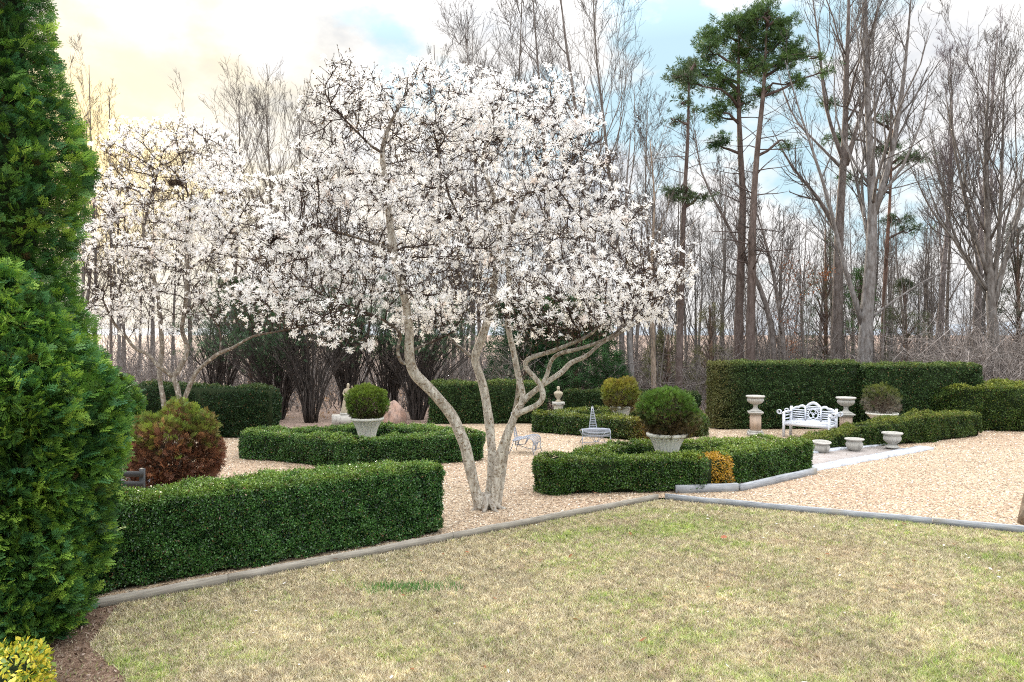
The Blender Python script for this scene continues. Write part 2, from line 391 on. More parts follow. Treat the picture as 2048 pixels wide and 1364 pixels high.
cutrun((3.05, 14.02), (4.28, 14.2), [0, 1], ['short grey timber in front of the yellow bush, edging the right hedge bed'], h=.17, th=.09)
cutrun((4.32, 14.2), (6.45, 15.95), [0, .42, 1], ['upper grey timber right of the yellow bush at the hedge foot', 'grey timber at the hedge foot ending at the paved walk'], h=.15, th=.09)

# ------------------------------------------------------------------ hedges
LEAF_V = np.array([(0, 0, 0), (.5, .26, .06), (1, 0, 0), (.5, -.26, .06)]); LEAF_F = np.array([(0, 1, 2, 3)])
def frames(axis, nrm):
    a = norm(axis); n = norm(nrm-(nrm*a).sum(-1, keepdims=True)*a); b = np.cross(n, a)
    return np.stack([a, b, n], 1)
def leaves(m, pos, nrm, size, r, col, jit=.8, up=.4):
    N = len(pos)
    n = norm(nrm+r.normal(size=(N, 3))*jit); ax = r.normal(size=(N, 3)); ax[:, 2] += up; ax += nrm*.5
    s = size*r.uniform(.7, 1.35, N)
    Fm = frames(ax, n)*s[:, None, None]
    m.scatter(LEAF_V, LEAF_F, pos, Fm, col)
def hedge(path, width, height, label, dens=2600, leaf=.03, closed=False, cols=((.012, .045, .012), (.05, .13, .025), (.14, .22, .04)), seed=1,
          patch=None, mat=None, rough=.05, taper=0.0, group=None, z0=.02, round_=.12, holes=None):
    r = rg(seed); mat = mat or M_leaf
    pts = [np.array(p, dtype=float) for p in path]
    hs = height if isinstance(height, (list, tuple)) else [height]*len(pts)
    n = len(pts); segs = [(i, (i+1) % n) for i in range(n if closed else n-1)]
    c0 = np.mean(pts, axis=0)
    root = thing('hedge', label, 'hedge', (c0[0], c0[1], 0), 0, group)
    off = np.array([c0[0], c0[1], 0])
    nz = Noise(seed+100, .9); nz2 = Noise(seed+200, 3.0)
    mb = MB(); core = MB(); hw = width/2
    for (i, j) in segs:
        a, b = pts[i], pts[j]; d = b-a; L = np.linalg.norm(d); t = d/L; q = np.array([-t[1], t[0]])
        ea = hw*.98 if True else 0
        ha, hb = hs[i], hs[j]
        per = 2*max(ha, hb)+width
        N = int((L+2*ea)*per*dens)
        s_ = r.uniform(-ea, L+ea, N); u = r.uniform(0, per, N)
        h = ha+(hb-ha)*np.clip(s_/L, 0, 1); hm = max(ha, hb)
        side1 = u < hm; side2 = u > hm+width; top = ~(side1 | side2)
        x = np.where(side1, -hw, np.where(side2, hw, u-hm-hw))
        z = np.where(side1, u/hm*h, np.where(side2, (per-u)/hm*h, h))
        nx = np.where(side1, -1., np.where(side2, 1., 0)); nzv = np.where(top, 1., 0.)
        # ends
        NE = int(width*hm*dens); endm = []
        for e, hh in ((-ea, ha), (L+ea, hb)):
            ee = np.full(NE, e); xx = r.uniform(-hw, hw, NE); ze = r.uniform(0, hh, NE)
            s_ = np.concatenate([s_, ee]); x = np.concatenate([x, xx]); z = np.concatenate([z, ze])
            nx = np.concatenate([nx, np.zeros(NE)]); nzv = np.concatenate([nzv, np.zeros(NE)]); h = np.concatenate([h, np.full(NE, hh)])
            endm += [np.sign(e-L/2)]*NE
        ns = np.concatenate([np.zeros(N), np.array(endm)]) if endm else np.zeros(N)
        # round the shoulders
        ex = np.clip((np.abs(x)-(hw-round_))/round_, 0, 1); ez = np.clip((z-(h-round_))/round_, 0, 1)
        es = np.clip((np.abs(s_-L/2)-(L/2+ea-round_))/round_, 0, 1)
        kx = np.sqrt(ex**2+ez**2+es**2); over = np.maximum(kx, 1)
        x = np.sign(x)*np.where(ex > 0, (hw-round_)+ex/over*round_, np.abs(x))
        z = np.where(ez > 0, (h-round_)+ez/over*round_, z)
        s2 = np.where(es > 0, L/2+np.sign(s_-L/2)*((L/2+ea-round_)+es/over*round_), s_)
        nrm_l = np.stack([ns+np.sign(s_-L/2)*es*.7, nx+np.sign(x)*ex*.7, nzv+ez*.7], -1)
        nrm_l = norm(nrm_l+1e-6)
        x = x*(1-taper*(1-z/h)*.5)
        W = np.stack([a[0]+t[0]*s2+q[0]*x, a[1]+t[1]*s2+q[1]*x, z+z0], -1)
        Nw = np.stack([t[0]*nrm_l[:, 0]+q[0]*nrm_l[:, 1], t[1]*nrm_l[:, 0]+q[1]*nrm_l[:, 1], nrm_l[:, 2]], -1)
        # drop leaves buried in the other legs
        keep = np.ones(len(W), bool)
        for (i2, j2) in segs:
            if (i2, j2) == (i, j): continue
            a2, b2 = pts[i2], pts[j2]; d2 = b2-a2; L2 = np.linalg.norm(d2); t2 = d2/L2; q2 = np.array([-t2[1], t2[0]])
            rel = W[:, :2]-a2; sa = rel@t2; xa = rel@q2
            keep &= ~((sa > -hw+.09) & (sa < L2+hw-.09) & (np.abs(xa) < hw-.09))
        if holes is not None: keep &= ~holes(W)
        keep &= (W[:, 2] > z0+.06*np.clip(.6+.9*Noise(seed+400, 1.6)(W), 0, 1.6)) & ~((Noise(seed+500, 1.3)(W) > 1.12) & (r.random(len(W)) < .75))
        W = W[keep]; Nw = Nw[keep]; hh = h[keep]
        nv = nz(W)+.5*nz2(W)
        W = W+Nw*(nv*rough*1.3+.018*np.clip(Noise(seed+300, 7.0)(W), -1, 1)+np.minimum(r.normal(size=len(W))*.016-.014, .035))[:, None]
        sprig = (Nw[:, 2] > .5) & (r.random(len(W)) < .14); W[sprig, 2] += r.uniform(0, .045, sprig.sum())
        tt = np.clip(.40+.24*nz2(W)+r.normal(size=len(W))*.38, 0, 1.3)
        c = mix(cols[0], cols[1], tt*1.6)
        lit_tip = np.clip((W[:, 2]-(hh-.08))/.1, 0, 1)*.8*np.clip(.7+.5*nz2(W*1.3), .2, 1)+(r.random(len(W)) < .05)*.4  # yellow new growth along the top, with skylight painted into its colour
        c = mix(c, cols[2], lit_tip*r.uniform(.3, 1, len(W)))
        dead = r.random(len(W)) < .02+.05*np.clip(nz(W*1.7)-.6, 0, 1); c[dead] = mix((.34, .22, .10), (.16, .09, .05), r.random(dead.sum()))
        if patch is not None: c = patch(W, c, r)
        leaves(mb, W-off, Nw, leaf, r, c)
        # dark twiggy inside
        ins = .075 if width > .3 else .05; k = max(2, int(L/.25)); e2 = ea-ins
        sl = np.linspace(-e2, L+e2, k+1); cr = [(-hw+ins, .0), (-hw+ins, 1), (hw-ins, 1), (hw-ins, .0)]
        V = [];
        for sv in sl:
            hh_ = (ha+(hb-ha)*min(max(sv/L, 0), 1))-ins+z0
            for (cx_, cz) in cr:
                p = a+t*sv+q*cx_*(1 if cz else .9); V.append((p[0]-off[0], p[1]-off[1], cz*hh_+(0.0 if cz else .04)))
        fs = [[v*4+w, v*4+(w+1) % 4, (v+1)*4+(w+1) % 4, (v+1)*4+w] for v in range(k) for w in range(4)]+[[3, 2, 1, 0], [k*4, k*4+1, k*4+2, k*4+3]]
        if holes is None: core.addn(V, fs)
        else:
            for v in range(k):
                cpt = np.mean([np.array(x_) for x_ in V[v*4:v*4+8]], axis=0)+off
                if not holes(cpt[None]+np.array([0, 0, .0]))[0]: core.addn(V[v*4:v*4+8], [[w, (w+1) % 4, 4+(w+1) % 4, 4+w] for w in range(4)]+[[3, 2, 1, 0], [4, 5, 6, 7]])
    mb.build('foliage', mat, root); core.build('inner_branches', M_core, root)
    return root
BOX = ((.010, .040, .014), (.085, .22, .05), (.36, .50, .08))
YEW = ((.014, .034, .010), (.085, .15, .03), (.36, .38, .06))
YEWD = ((.010, .030, .010), (.060, .125, .035), (.26, .32, .07))
# front hedge along the timber edging
ed = np.array([E1[0]-E0[0], E1[1]-E0[1]]); ed /= np.linalg.norm(ed); en = np.array([-ed[1], ed[0]])
fb = np.array(G(868, 1078)); fa = np.array(G(232, 1195))
w_ = .72
h0 = fa+en*(w_/2+.10)-ed*1.9; h1 = fb+en*(w_/2+.10)-ed*.08
hedge([h0, h1], w_, [1.07, 1.03], 'tall glossy box hedge in front, along the timber edging beside the lawn', dens=13500, leaf=.029, cols=BOX, seed=11, rough=.035)
# left parterre
hedge([(-6.15, 18.1), (-3.55, 16.75), (-1.05, 17.75), (-3.2, 19.5)], .62, .66, 'low box hedge ring left of the big magnolia, round a white urn', dens=5200, leaf=.036, closed=True, cols=BOX, seed=12)
# far middle parterre with a rust patch on its right
def rust(W, c, r):
    f = np.exp(-(((W[:, 0]-4.35)/.75)**2+((W[:, 2]-.35)/.55)**2))*np.where(W[:, 1] < 22.2, 1, .1)
    return mix(c, mix((.50, .22, .03), (.28, .12, .03), r.random(len(W))), f*1.2*(r.random(len(W)) < .85))
hedge([(1.05, 22.85), (3.75, 21.0), (5.35, 22.0), (2.6, 24.1)], .62, .60, 'low hedge ring behind the metal chairs, with a rust coloured patch', dens=3600, leaf=.042, closed=True,
      cols=((.012, .036, .010), (.07, .15, .03), (.38, .40, .05)), seed=13, patch=rust)
# right parterre; a gap where the yellow bush stands
ybush = (3.92, 14.62)
def gap(W): return (np.abs(W[:, 0]-3.85) < .20) & (W[:, 1] < 15.0)
hedge([(.78, 14.15), (3.55, 14.45), (6.2, 16.45), (2.35, 16.0)], .60, .66, 'low box hedge ring right of the big magnolia, with a yellow bush in its front', dens=6000, leaf=.034, closed=True, cols=((.012, .040, .010), (.085, .20, .035), (.40, .50, .07)), seed=14, holes=gap)
# low hedge behind the stone bowls
hedge([(7.75, 19.45), (9.3, 20.0), (11.4, 20.9), (13.3, 22.0)], .66, [.28, .58, .76, .68], 'low dark hedge behind the three stone bowls', dens=3800, leaf=.04, cols=YEW, seed=15, mat=M_leaf_far)
# broad hedge at the right edge
hedge([(10.9, 25.1), (13.6, 24.2), (21, 23.2)], 2.3, [1.2, 1.36, 1.42], 'broad thick yew hedge running out of the photo at the right', dens=2100, leaf=.05, cols=((.012, .034, .010), (.085, .15, .025), (.42, .44, .06)), seed=16, mat=M_leaf_far, rough=.08)
# tall hedges behind the bench
hedge([(6.75, 23.8), (10.6, 23.9)], .9, 2.08, 'tall dark yew hedge behind the white bench', dens=2700, leaf=.048, cols=YEWD, seed=17, mat=M_leaf_far, rough=.05, taper=.1,
      patch=lambda W, c, r: mix(c, (.20, .17, .06), np.exp(-((W[:, 0]-6.4)/.5)**2)*.55))
hedge([(11.35, 23.45), (14.1, 23.75)], 1.0, 2.02, 'tall squared yew hedge block right of the bench, behind the broad hedge', dens=2500, leaf=.048, cols=YEWD, seed=18, mat=M_leaf_far)
# back hedges
hedge([(-10.6, 21.9), (-7.3, 21.9)], .95, [1.55, 1.45], 'dark round shouldered hedge at the back left behind the left magnolia', dens=2700, leaf=.046, cols=((.010, .034, .014), (.030, .078, .024), (.13, .17, .03)), seed=19, mat=M_leaf_far, round_=.4)
hedge([(-2.3, 25.2), (.62, 25.3)], .95, 1.35, 'dark clipped hedge at the back behind the big magnolia trunks', dens=2500, leaf=.05, cols=YEWD, seed=20, mat=M_leaf_far)
hedge([(2.2, 26.6), (6.1, 26.3)], .8, [1.0, .92], 'lower back hedge between the bust pedestal and the tall hedge', dens=2500, leaf=.05, cols=((.012, .036, .012), (.036, .08, .02), (.13, .17, .035)), seed=21, mat=M_leaf_far)

# ------------------------------------------------------------------ sprays
def spray_template(n=7, ang=38, sub=True):
    V = []; Fs = []
    def blade(p, d, L, w, up=0.0):
        d = np.array(d)/np.linalg.norm(d); s = np.array([-d[1], d[0], 0]); k = len(V)
        p = np.array(p); e = p+d*L+np.array([0, 0, up])
        V.extend([p-s*w*.5, (p+e)/2-s*w, e, (p+e)/2+s*w]); Fs.append((k, k+1, k+2, k+3))
    blade((0, 0, 0), (1, 0, 0), 1.0, .035)
    for i in range(n):
        t = .12+.8*i/n; sgn = 1 if i % 2 else -1; L = (.52*(1-t)+.16)
        a = R(ang)*sgn; d = (math.cos(a), math.sin(a), 0)
        z = -.10*t*t
        blade((t, 0, z), d, L, .032, -.04)
        if sub:
            for q in (.35, .65):
                p = (t+d[0]*L*q, d[1]*L*q, z-.02)
                for s2 in (1, -1):
                    a2 = a+R(34)*s2; blade(p, (math.cos(a2), math.sin(a2), 0), L*.42, .026, -.02)
    return np.array(V), np.array(Fs)
SPR_V, SPR_F = spray_template(7); SPS_V, SPS_F = spray_template(5, 42, False)
def arborvitae(name, label, loc, prof, n, seed, size=.17, side=None):
    r = rg(seed); root = thing(name, label, 'tree', loc)
    zs = np.array([p[0] for p in prof]); rs = np.array([p[1] for p in prof]); H = zs[-1]
    # lobes: sprays gathered in upright plumes
    nl = int(H*34); lt = r.uniform(0, 2*math.pi, nl); lz = H*r.uniform(0, 1, nl)**1.0
    nzz = Noise(seed, .55); nzf = Noise(seed+5, 2.2)
    th = r.uniform(0, 2*math.pi, n); z = r.uniform(0.02, H, n)
    w = np.interp(z, zs, rs)/rs.max(); keep = r.random(n) < w; th = th[keep]; z = z[keep]
    # nearest plume in (theta,z)
    rb = np.interp(z, zs, rs)
    best = np.full(len(z), 9.); 
    for a, b in zip(lt, lz):
        dth = np.abs((th-a+math.pi) % (2*math.pi)-math.pi)*np.maximum(rb, .3)
        dd = np.sqrt((dth/.24)**2+((z-b)/.42)**2); best = np.minimum(best, dd)
    bump = np.clip(1-best**2, -0.5, 1)
    out = np.stack([np.cos(th), np.sin(th), 0*th], -1)
    base = out*rb[:, None]; base[:, 2] = z
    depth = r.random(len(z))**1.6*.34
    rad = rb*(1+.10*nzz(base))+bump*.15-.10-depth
    pos = out*np.maximum(rad, .02)[:, None]; pos[:, 2] = z
    ax = out*r.uniform(.6, 1.1, (len(z), 1))+np.array([0, 0, 1])*r.uniform(-.15, .75, (len(z), 1))+r.normal(size=(len(z), 3))*.35
    nm = out*.25+r.normal(size=(len(z), 3))*.6+np.array([0, 0, .5])
    s = size*r.uniform(.7, 1.3, len(z))
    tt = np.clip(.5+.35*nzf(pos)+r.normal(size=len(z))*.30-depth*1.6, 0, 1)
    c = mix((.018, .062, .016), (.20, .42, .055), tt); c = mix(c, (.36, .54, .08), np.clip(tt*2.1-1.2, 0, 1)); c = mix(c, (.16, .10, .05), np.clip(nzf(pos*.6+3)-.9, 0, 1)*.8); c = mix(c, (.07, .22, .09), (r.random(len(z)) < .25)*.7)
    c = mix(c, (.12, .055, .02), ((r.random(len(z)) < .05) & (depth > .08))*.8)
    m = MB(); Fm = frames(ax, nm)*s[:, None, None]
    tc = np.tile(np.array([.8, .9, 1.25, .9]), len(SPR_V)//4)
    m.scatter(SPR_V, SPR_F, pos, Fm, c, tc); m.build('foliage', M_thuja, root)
    k = MB(); pr = [(max(np.interp(v, zs, rs)*.62-.05, .02), v) for v in np.linspace(.12, H*.97, 24)]
    nn2 = Noise(seed+9, 1.2)
    k.lathe(pr, 20, mod=lambda zz_, aa: .25*np.sin(aa*5+zz_*3)*np.sin(zz_*2.3+aa*2)); k.build('inner_branches', M_core, root)
    t = MB(); t.tube([(0, 0, -.05), (.02, 0, .6), (0, .02, H*.6)], [.11, .09, .03], 10, (.17, .11, .08)); t.build('trunk', M_bark, root)
    return root
arborvitae('arborvitae', 'full green arborvitae in the left foreground beside the lawn', (-5.0, 7.35, 0),
           [(0, .55), (.3, .78), (.8, .86), (1.3, .84), (1.9, .90), (2.35, .95), (2.75, .78), (3.05, .55), (3.35, .34), (3.65, .08)], 38000, 31, .125)
arborvitae('arborvitae', 'very tall arborvitae rising out of the photo behind the fuller one at the left', (-6.05, 8.7, 0),
           [(0, .8), (1, 1.1), (2.5, 1.15), (3.4, .78), (3.9, .70), (4.4, .88), (4.95, 1.0), (5.4, .90), (5.9, .70), (6.3, .56), (6.9, .50), (8.0, .38), (9.2, .1)], 34000, 32, .145)
arborvitae('arborvitae', 'dark low conifer half hidden between the arborvitae and the back hedge', (-10.2, 18.6, 0), [(0, .6), (.8, .95), (1.4, .85), (1.9, .45), (2.1, .1)], 3500, 33, .22)

def spray_ball(name, label, loc, rx, rz, n, seed, colf, size=.09, stems=True, fine=True, cat='bush', lumps=.10, group=None, stem_z=0.0):
    r = rg(seed); root = thing(name, label, cat, loc, 0, group)
    u = norm(r.normal(size=(n, 3))); u[:, 2] = np.maximum(u[:, 2], -.82)
    nz_ = Noise(seed, 1.1); nf = Noise(seed+3, 1.6)
    dep = r.random(n)**1.5*.30
    kn = norm(r.normal(size=(85, 3))); kd = (u@kn.T).max(1); ki = (u@kn.T).argmax(1); kb = np.clip((kd-.955)/.045, -1, 1)
    ksh = r.normal(size=85)[ki]
    rad = 1+lumps*nz_(u*1.1)-dep+kb*.9*lumps+ksh*.25*lumps
    pos = u*rad[:, None]*np.array([rx, rx, rz])+np.array([0, 0, rz*.9+stem_z])
    ax = u+r.normal(size=(n, 3))*.4+np.array([0, 0, .45]); nm = r.normal(size=(n, 3))
    s = size*r.uniform(.7, 1.3, n)
    c = colf(u, pos, r, dep, nf)*(1+.25*np.tanh(ksh))[:, None]
    ax = ax+(u-kn[ki])*2.5
    m = MB(); m.scatter(SPS_V*np.array([1, 1, 1]) if fine else SPR_V, SPS_F if fine else SPR_F, pos, frames(ax, nm)*s[:, None, None], c); m.build('foliage', M_thuja, root)
    # twigs inside
    K = 90; u2 = norm(r.normal(size=(K, 3))); u2[:, 2] = np.abs(u2[:, 2])*.9-.25
    e = u2*np.array([rx, rx, rz])*.9+np.array([0, 0, rz*.9+stem_z]); s0 = np.zeros((K, 3)); s0[:, 2] = .02
    s0[:, :2] = r.normal(size=(K, 2))*rx*.05
    P = s0[:, None]*(1-np.linspace(0, 1, 5))[None, :, None]+e[:, None]*np.linspace(0, 1, 5)[None, :, None]
    P[:, 1:4, 2] += .06*rz*np.array([1, 1.2, .8]); P[:, 1:4] += r.normal(size=(K, 3, 3))*rx*.05
    t = MB(); t.tubes(P, np.tile(np.linspace(.014, .004, 5)*(rx/.5), (K, 1)), 4, (.15, .11, .08)); t.build('stems', M_bark, root)
    return root
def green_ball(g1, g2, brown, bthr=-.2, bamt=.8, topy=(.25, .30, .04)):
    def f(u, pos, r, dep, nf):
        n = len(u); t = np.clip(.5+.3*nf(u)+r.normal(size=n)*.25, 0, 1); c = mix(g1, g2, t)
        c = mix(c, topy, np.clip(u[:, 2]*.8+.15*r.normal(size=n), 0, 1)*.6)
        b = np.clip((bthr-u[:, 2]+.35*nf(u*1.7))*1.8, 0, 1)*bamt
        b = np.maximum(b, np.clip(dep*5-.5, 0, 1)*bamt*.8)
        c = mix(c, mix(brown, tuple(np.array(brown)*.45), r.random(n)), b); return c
    return f

# ------------------------------------------------------------------ urns, bowls, pedestals
def flute(n, z0, z1, amp):
    def f(z, a):
        w = np.clip((z-z0)/.04, 0, 1)*np.clip((z1-z)/.04, 0, 1); return -amp*w*np.abs(np.cos(a*n/2))**3
    return f
def white_urn(label, loc, s=1.0):
    root = thing('fluted_urn', label, 'urn', loc, 0, 'white fluted urns inside the hedge rings')
    m = MB(); pr = [(.02, .0), (.25, .0), (.25, .06), (.235, .075), (.20, .10), (.19, .13)]
    for t in np.linspace(0, 1, 14): pr.append((.195+.15*t**2.1+.005, .15+t*.50))
    m.lathe([(a*s, b*s) for a, b in pr], 96, mod=flute(24, .15*s, .66*s, .085)); m.build('bowl', M_white_stone, root, True)
    m = MB(); pr = [(.30, .648), (.352, .650), (.392, .672), (.402, .70), (.395, .725), (.37, .735), (.335, .728), (.325, .70), (.30, .64), (.02, .64)]
    m.lathe([(a*s, b*s) for a, b in pr], 64); m.build('rim', M_white_stone, root, True)
    m = MB(); m.box((0, 0, -.12*s), (.56*s, .56*s, .235*s)); m.build('plinth', M_white_stone, root)
    return root
def soil(root, rr, z):
    m = MB(); m.lathe([(rr, z-.02), (rr*.98, z), (.02, z+.02)], 24); m.build('soil', M_mulch, root)
u1 = white_urn('white fluted urn inside the left hedge ring, under a round green topiary', (-3.46, 17.9, .28)); soil(u1, .33, .70)
u2 = white_urn('white fluted urn inside the right hedge ring, under a large shaggy topiary', (3.12, 15.10, .26), 1.03); soil(u2, .335, .72)
u3 = white_urn('small looking white fluted urn inside the far hedge ring behind the metal chairs', (3.25, 22.3, .23), .87); soil(u3, .28, .61)
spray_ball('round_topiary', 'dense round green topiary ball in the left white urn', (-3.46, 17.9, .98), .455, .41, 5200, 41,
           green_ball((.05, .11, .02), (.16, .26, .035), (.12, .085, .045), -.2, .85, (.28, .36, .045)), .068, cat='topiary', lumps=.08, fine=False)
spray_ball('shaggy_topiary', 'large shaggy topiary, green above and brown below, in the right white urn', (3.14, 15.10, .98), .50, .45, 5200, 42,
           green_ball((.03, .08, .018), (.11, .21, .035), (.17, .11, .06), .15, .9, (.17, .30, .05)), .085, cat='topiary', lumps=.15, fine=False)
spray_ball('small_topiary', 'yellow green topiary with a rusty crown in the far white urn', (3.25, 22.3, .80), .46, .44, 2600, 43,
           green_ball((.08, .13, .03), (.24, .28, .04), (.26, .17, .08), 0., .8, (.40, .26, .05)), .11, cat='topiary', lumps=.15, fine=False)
def brownbush(u, pos, r, dep, nf):
    n = len(u); c = mix((.25, .11, .07), (.07, .035, .026), r.random(n)); c = mix(c, (.58, .28, .15), np.clip(nf(u*2.2)*1.3, 0, 1)*r.random(n))
    g = np.clip((u[:, 2]+.45*nf(u*1.9)-.25)*2.6, 0, 1)*np.clip(1-dep*5, 0, 1)
    return mix(c, mix((.08, .16, .03), (.30, .42, .06), r.random(n)), g*.95)
spray_ball('dying_arborvitae_bush', 'round arborvitae bush turned rusty brown with green tips at its top', (-6.47, 14.4, 0), .76, .79, 7500, 44, brownbush, .125, lumps=.15, fine=False)
def fold(u, pos, r, dep, nf):
    n = len(u); return mix(mix((.50, .24, .02), (.62, .42, .05), r.random(n)), (.30, .16, .03), np.clip(-u[:, 2]+.5*nf(u*2), 0, 1))
# yellow bush
def leafbush(name, label, loc, rx, rz, n, seed, cf, leaf, mat, cat='bush', lump=.08, core=True):
    r = rg(seed); root = thing(name, label, cat, loc); u = norm(r.normal(size=(n, 3))); u[:, 2] = np.where(u[:, 2] < -.75, -.75, u[:, 2])
    sq = 1/np.maximum(np.abs(u).max(1), .75)
    nz_ = Noise(seed, .9)
    pos = u*(sq*.88*(1+lump*nz_(u))*(1-r.random(n)**2*.18))[:, None]*np.array([rx, rx, rz])+np.array([0, 0, rz*.78])
    m = MB(); leaves(m, pos, u, leaf, r, cf(u, pos, r, 0*u[:, 0], nz_)); m.build('foliage', mat, root)
    if core:
        m = MB(); m.lathe([(rx*.3, .0), (rx*.72, rz*.35), (rx*.78, rz*.9), (rx*.6, rz*1.4), (.02, rz*1.5)], 16); m.build('inner_branches', M_core, root)
    return root
leafbush('yellow_bush', 'square clipped orange yellow bush in the front of the right hedge ring', (ybush[0], ybush[1], .04), .36, .37, 6000, 45, fold, .036, M_leaf)
def euo(u, pos, r, dep, nf): return mix(mix((.10, .22, .03), (.45, .50, .05), r.random(len(u))), (.80, .68, .08), (r.random(len(u)) < .5)*1.0)
leafbush('golden_shrub', 'low golden leaved shrub in the bottom left corner', (-4.18, 6.02, 0), .40, .24, 3200, 46, euo, .05, M_leaf)

def gadroon(n, z0, z1, amp): 
    def f(z, a):
        w = np.clip((z-z0)/.03, 0, 1)*np.clip((z1-z)/.03, 0, 1); return amp*w*(np.abs(np.sin(a*n/2))-.6)
    return f
def stone_bowl(label, loc, rim=.235, h=.36, foot=True, tilt=0):
    root = thing('stone_bowl', label, 'planter', loc, 0, 'three grey stone bowls by the paved walk'); root.rotation_euler = (tilt, 0, 0)
    k = h/.36; m = MB()
    pr = [(.10, .07), (.085, .085), (.12, .11), (.17, .16), (.195, .21), (.19, .26), (.175, .285), (.18, .30)] if foot else [(.11, .0), (.15, .04), (.185, .10), (.20, .16), (.195, .21), (.178, .25), (.18, .28)]
    s = rim/.235
    m.lathe([(a*s, b*k) for a, b in pr], 96, mod=gadroon(28, .1*k, .26*k, .10)); m.build('bowl', M_grey_stone, root, True)
    zt = pr[-1][1]
    m = MB(); m.lathe([(a*s, b*k) for a, b in [(.18, zt-.005), (.205, zt+.01), (.232, zt+.03), (.236, zt+.05), (.225, zt+.06), (.20, zt+.055), (.18, zt+.0), (.16, zt-.06), (.02, zt-.07)]], 48); m.build('rim', M_grey_stone, root, True)
    if foot:
        m = MB(); m.lathe([(.15*s, .0), (.15*s, .03*k), (.12*s, .045*k), (.10*s, .075*k)], 32); m.build('foot', M_grey_stone, root, True)
    return root
stone_bowl('grey stone bowl at the left end, sunk behind the path and tipped slightly', (7.72, 18.72, .03), .228, .31, False, R(5))
stone_bowl('grey stone bowl in the middle, between the tipped one and the footed one', (8.65, 18.95, .05), .235, .33, False)
stone_bowl('grey stone bowl on a flared foot, standing at the right end on the path', (9.76, 19.25, .085), .255, .39, True)
def pedestal_urn(label1, label2, loc, z=0.03, s=1.0):
    p = thing('pedestal', label1, 'pedestal', (loc[0], loc[1], z), R(-12))
    m = MB(); m.box((0, 0, .05), (.44*s, .44*s, .10)); m.box((0, 0, .125), (.37*s, .37*s, .048)); m.build('base', M_grey_stone, p)
    m = MB(); m.box((0, 0, .385), (.285*s, .285*s, .47))
    for q in range(4):
        c, s_ = math.cos(q*math.pi/2), math.sin(q*math.pi/2); m.box((c*.145*s, s_*.145*s, .385), (.018 if q % 2 == 0 else .19*s, .19*s if q % 2 == 0 else .018, .34))
    m.build('shaft', M_tan_stone, p)
    m = MB(); m.box((0, 0, .638), (.34*s, .34*s, .036)); m.box((0, 0, .677), (.42*s, .42*s, .042)); m.build('cap', M_grey_stone, p)
    u = thing('pedestal_urn', label2, 'urn', (loc[0], loc[1], z+.70), 0, 'gadrooned stone urns on pedestals')
    m = MB(); m.lathe([(.17, 0), (.17, .03), (.12, .05), (.07, .09), (.058, .16), (.075, .19), (.065, .205)], 40); m.build('foot', M_grey_stone, u, True)
    m = MB(); m.lathe([(.06, .2), (.13, .22), (.20, .27), (.235, .33), (.23, .375), (.20, .40)], 96, mod=gadroon(26, .21, .38, .10)); m.build('bowl', M_grey_stone, u, True)
    m = MB(); m.lathe([(.20, .395), (.235, .405), (.27, .425), (.275, .45), (.26, .465), (.22, .46), (.19, .41), (.02, .39)], 48); m.build('rim', M_grey_stone, u, True)
pedestal_urn('square stone pedestal left of the white bench, tan panels', 'gadrooned stone urn on the pedestal left of the bench', (7.14, 22.0))
pedestal_urn('square stone pedestal right of the white bench, half behind the low hedge', 'gadrooned stone urn on the pedestal right of the bench', (9.55, 21.45))
# wide bowl planter with twiggy topiary on the right
b = thing('wide_stone_urn', 'wide weathered stone urn behind the low hedge, holding the bare topiary', 'urn', (11.1, 22.5, .02))
m = MB(); m.lathe([(.02, 0), (.26, 0), (.26, .06), (.14, .10), (.12, .2), (.2, .32), (.33, .46), (.40, .54), (.41, .555)], 48); m.build('bowl', M_white_stone, b, True)
m = MB(); m.lathe([(.40, .55), (.445, .57), (.46, .60), (.44, .625), (.40, .62), (.37, .56), (.02, .55)], 48); m.build('rim', M_white_stone, b, True)
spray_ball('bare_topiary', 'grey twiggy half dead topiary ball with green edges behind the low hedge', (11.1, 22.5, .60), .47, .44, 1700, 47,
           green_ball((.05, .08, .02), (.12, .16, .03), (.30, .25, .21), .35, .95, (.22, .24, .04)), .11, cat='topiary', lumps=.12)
# boulder
def boulder(label, loc, sx, sy, sz, seed):
    r = rg(seed); n = 26; k = 16; th = np.linspace(0, 2*math.pi, n, endpoint=False); ph = np.linspace(.02, math.pi*.62, k)
    A, B = np.meshgrid(ph, th, indexing='ij'); u = np.stack([np.sin(A)*np.cos(B), np.sin(A)*np.sin(B), np.cos(A)], -1)
    nz_ = Noise(seed, .7); f = 1+.10*nz_(u)
    pl = norm(r.normal(size=(9, 3))); 
    for p in pl: d = (u*f[..., None])@p; f = np.where(d > .78, f*.78/d, f)
    v = u*f[..., None]*np.array([sx, sy, sz]); v[..., 2] += sz*.25
    i = np.arange(k-1)[:, None]*n; j = np.arange(n)[None]; j2 = (j+1) % n
    m = MB(); m.add(v.reshape(-1, 3), np.stack([i+j, i+n+j, i+n+j2, i+j2], -1).reshape(-1, 4)); m.N.append(list(range(n)))
    o = m.build('boulder', M_boulder); o.location = loc; return tag(o, label, 'rock')
boulder('upright orange and grey boulder right of the left topiary', (-3.92, 25.2, -.02), .40, .34, .62, 61)
boulder('small pale rock on the ground right of the boulder', (-2.62, 24.9, .0), .14, .1, .09, 62)

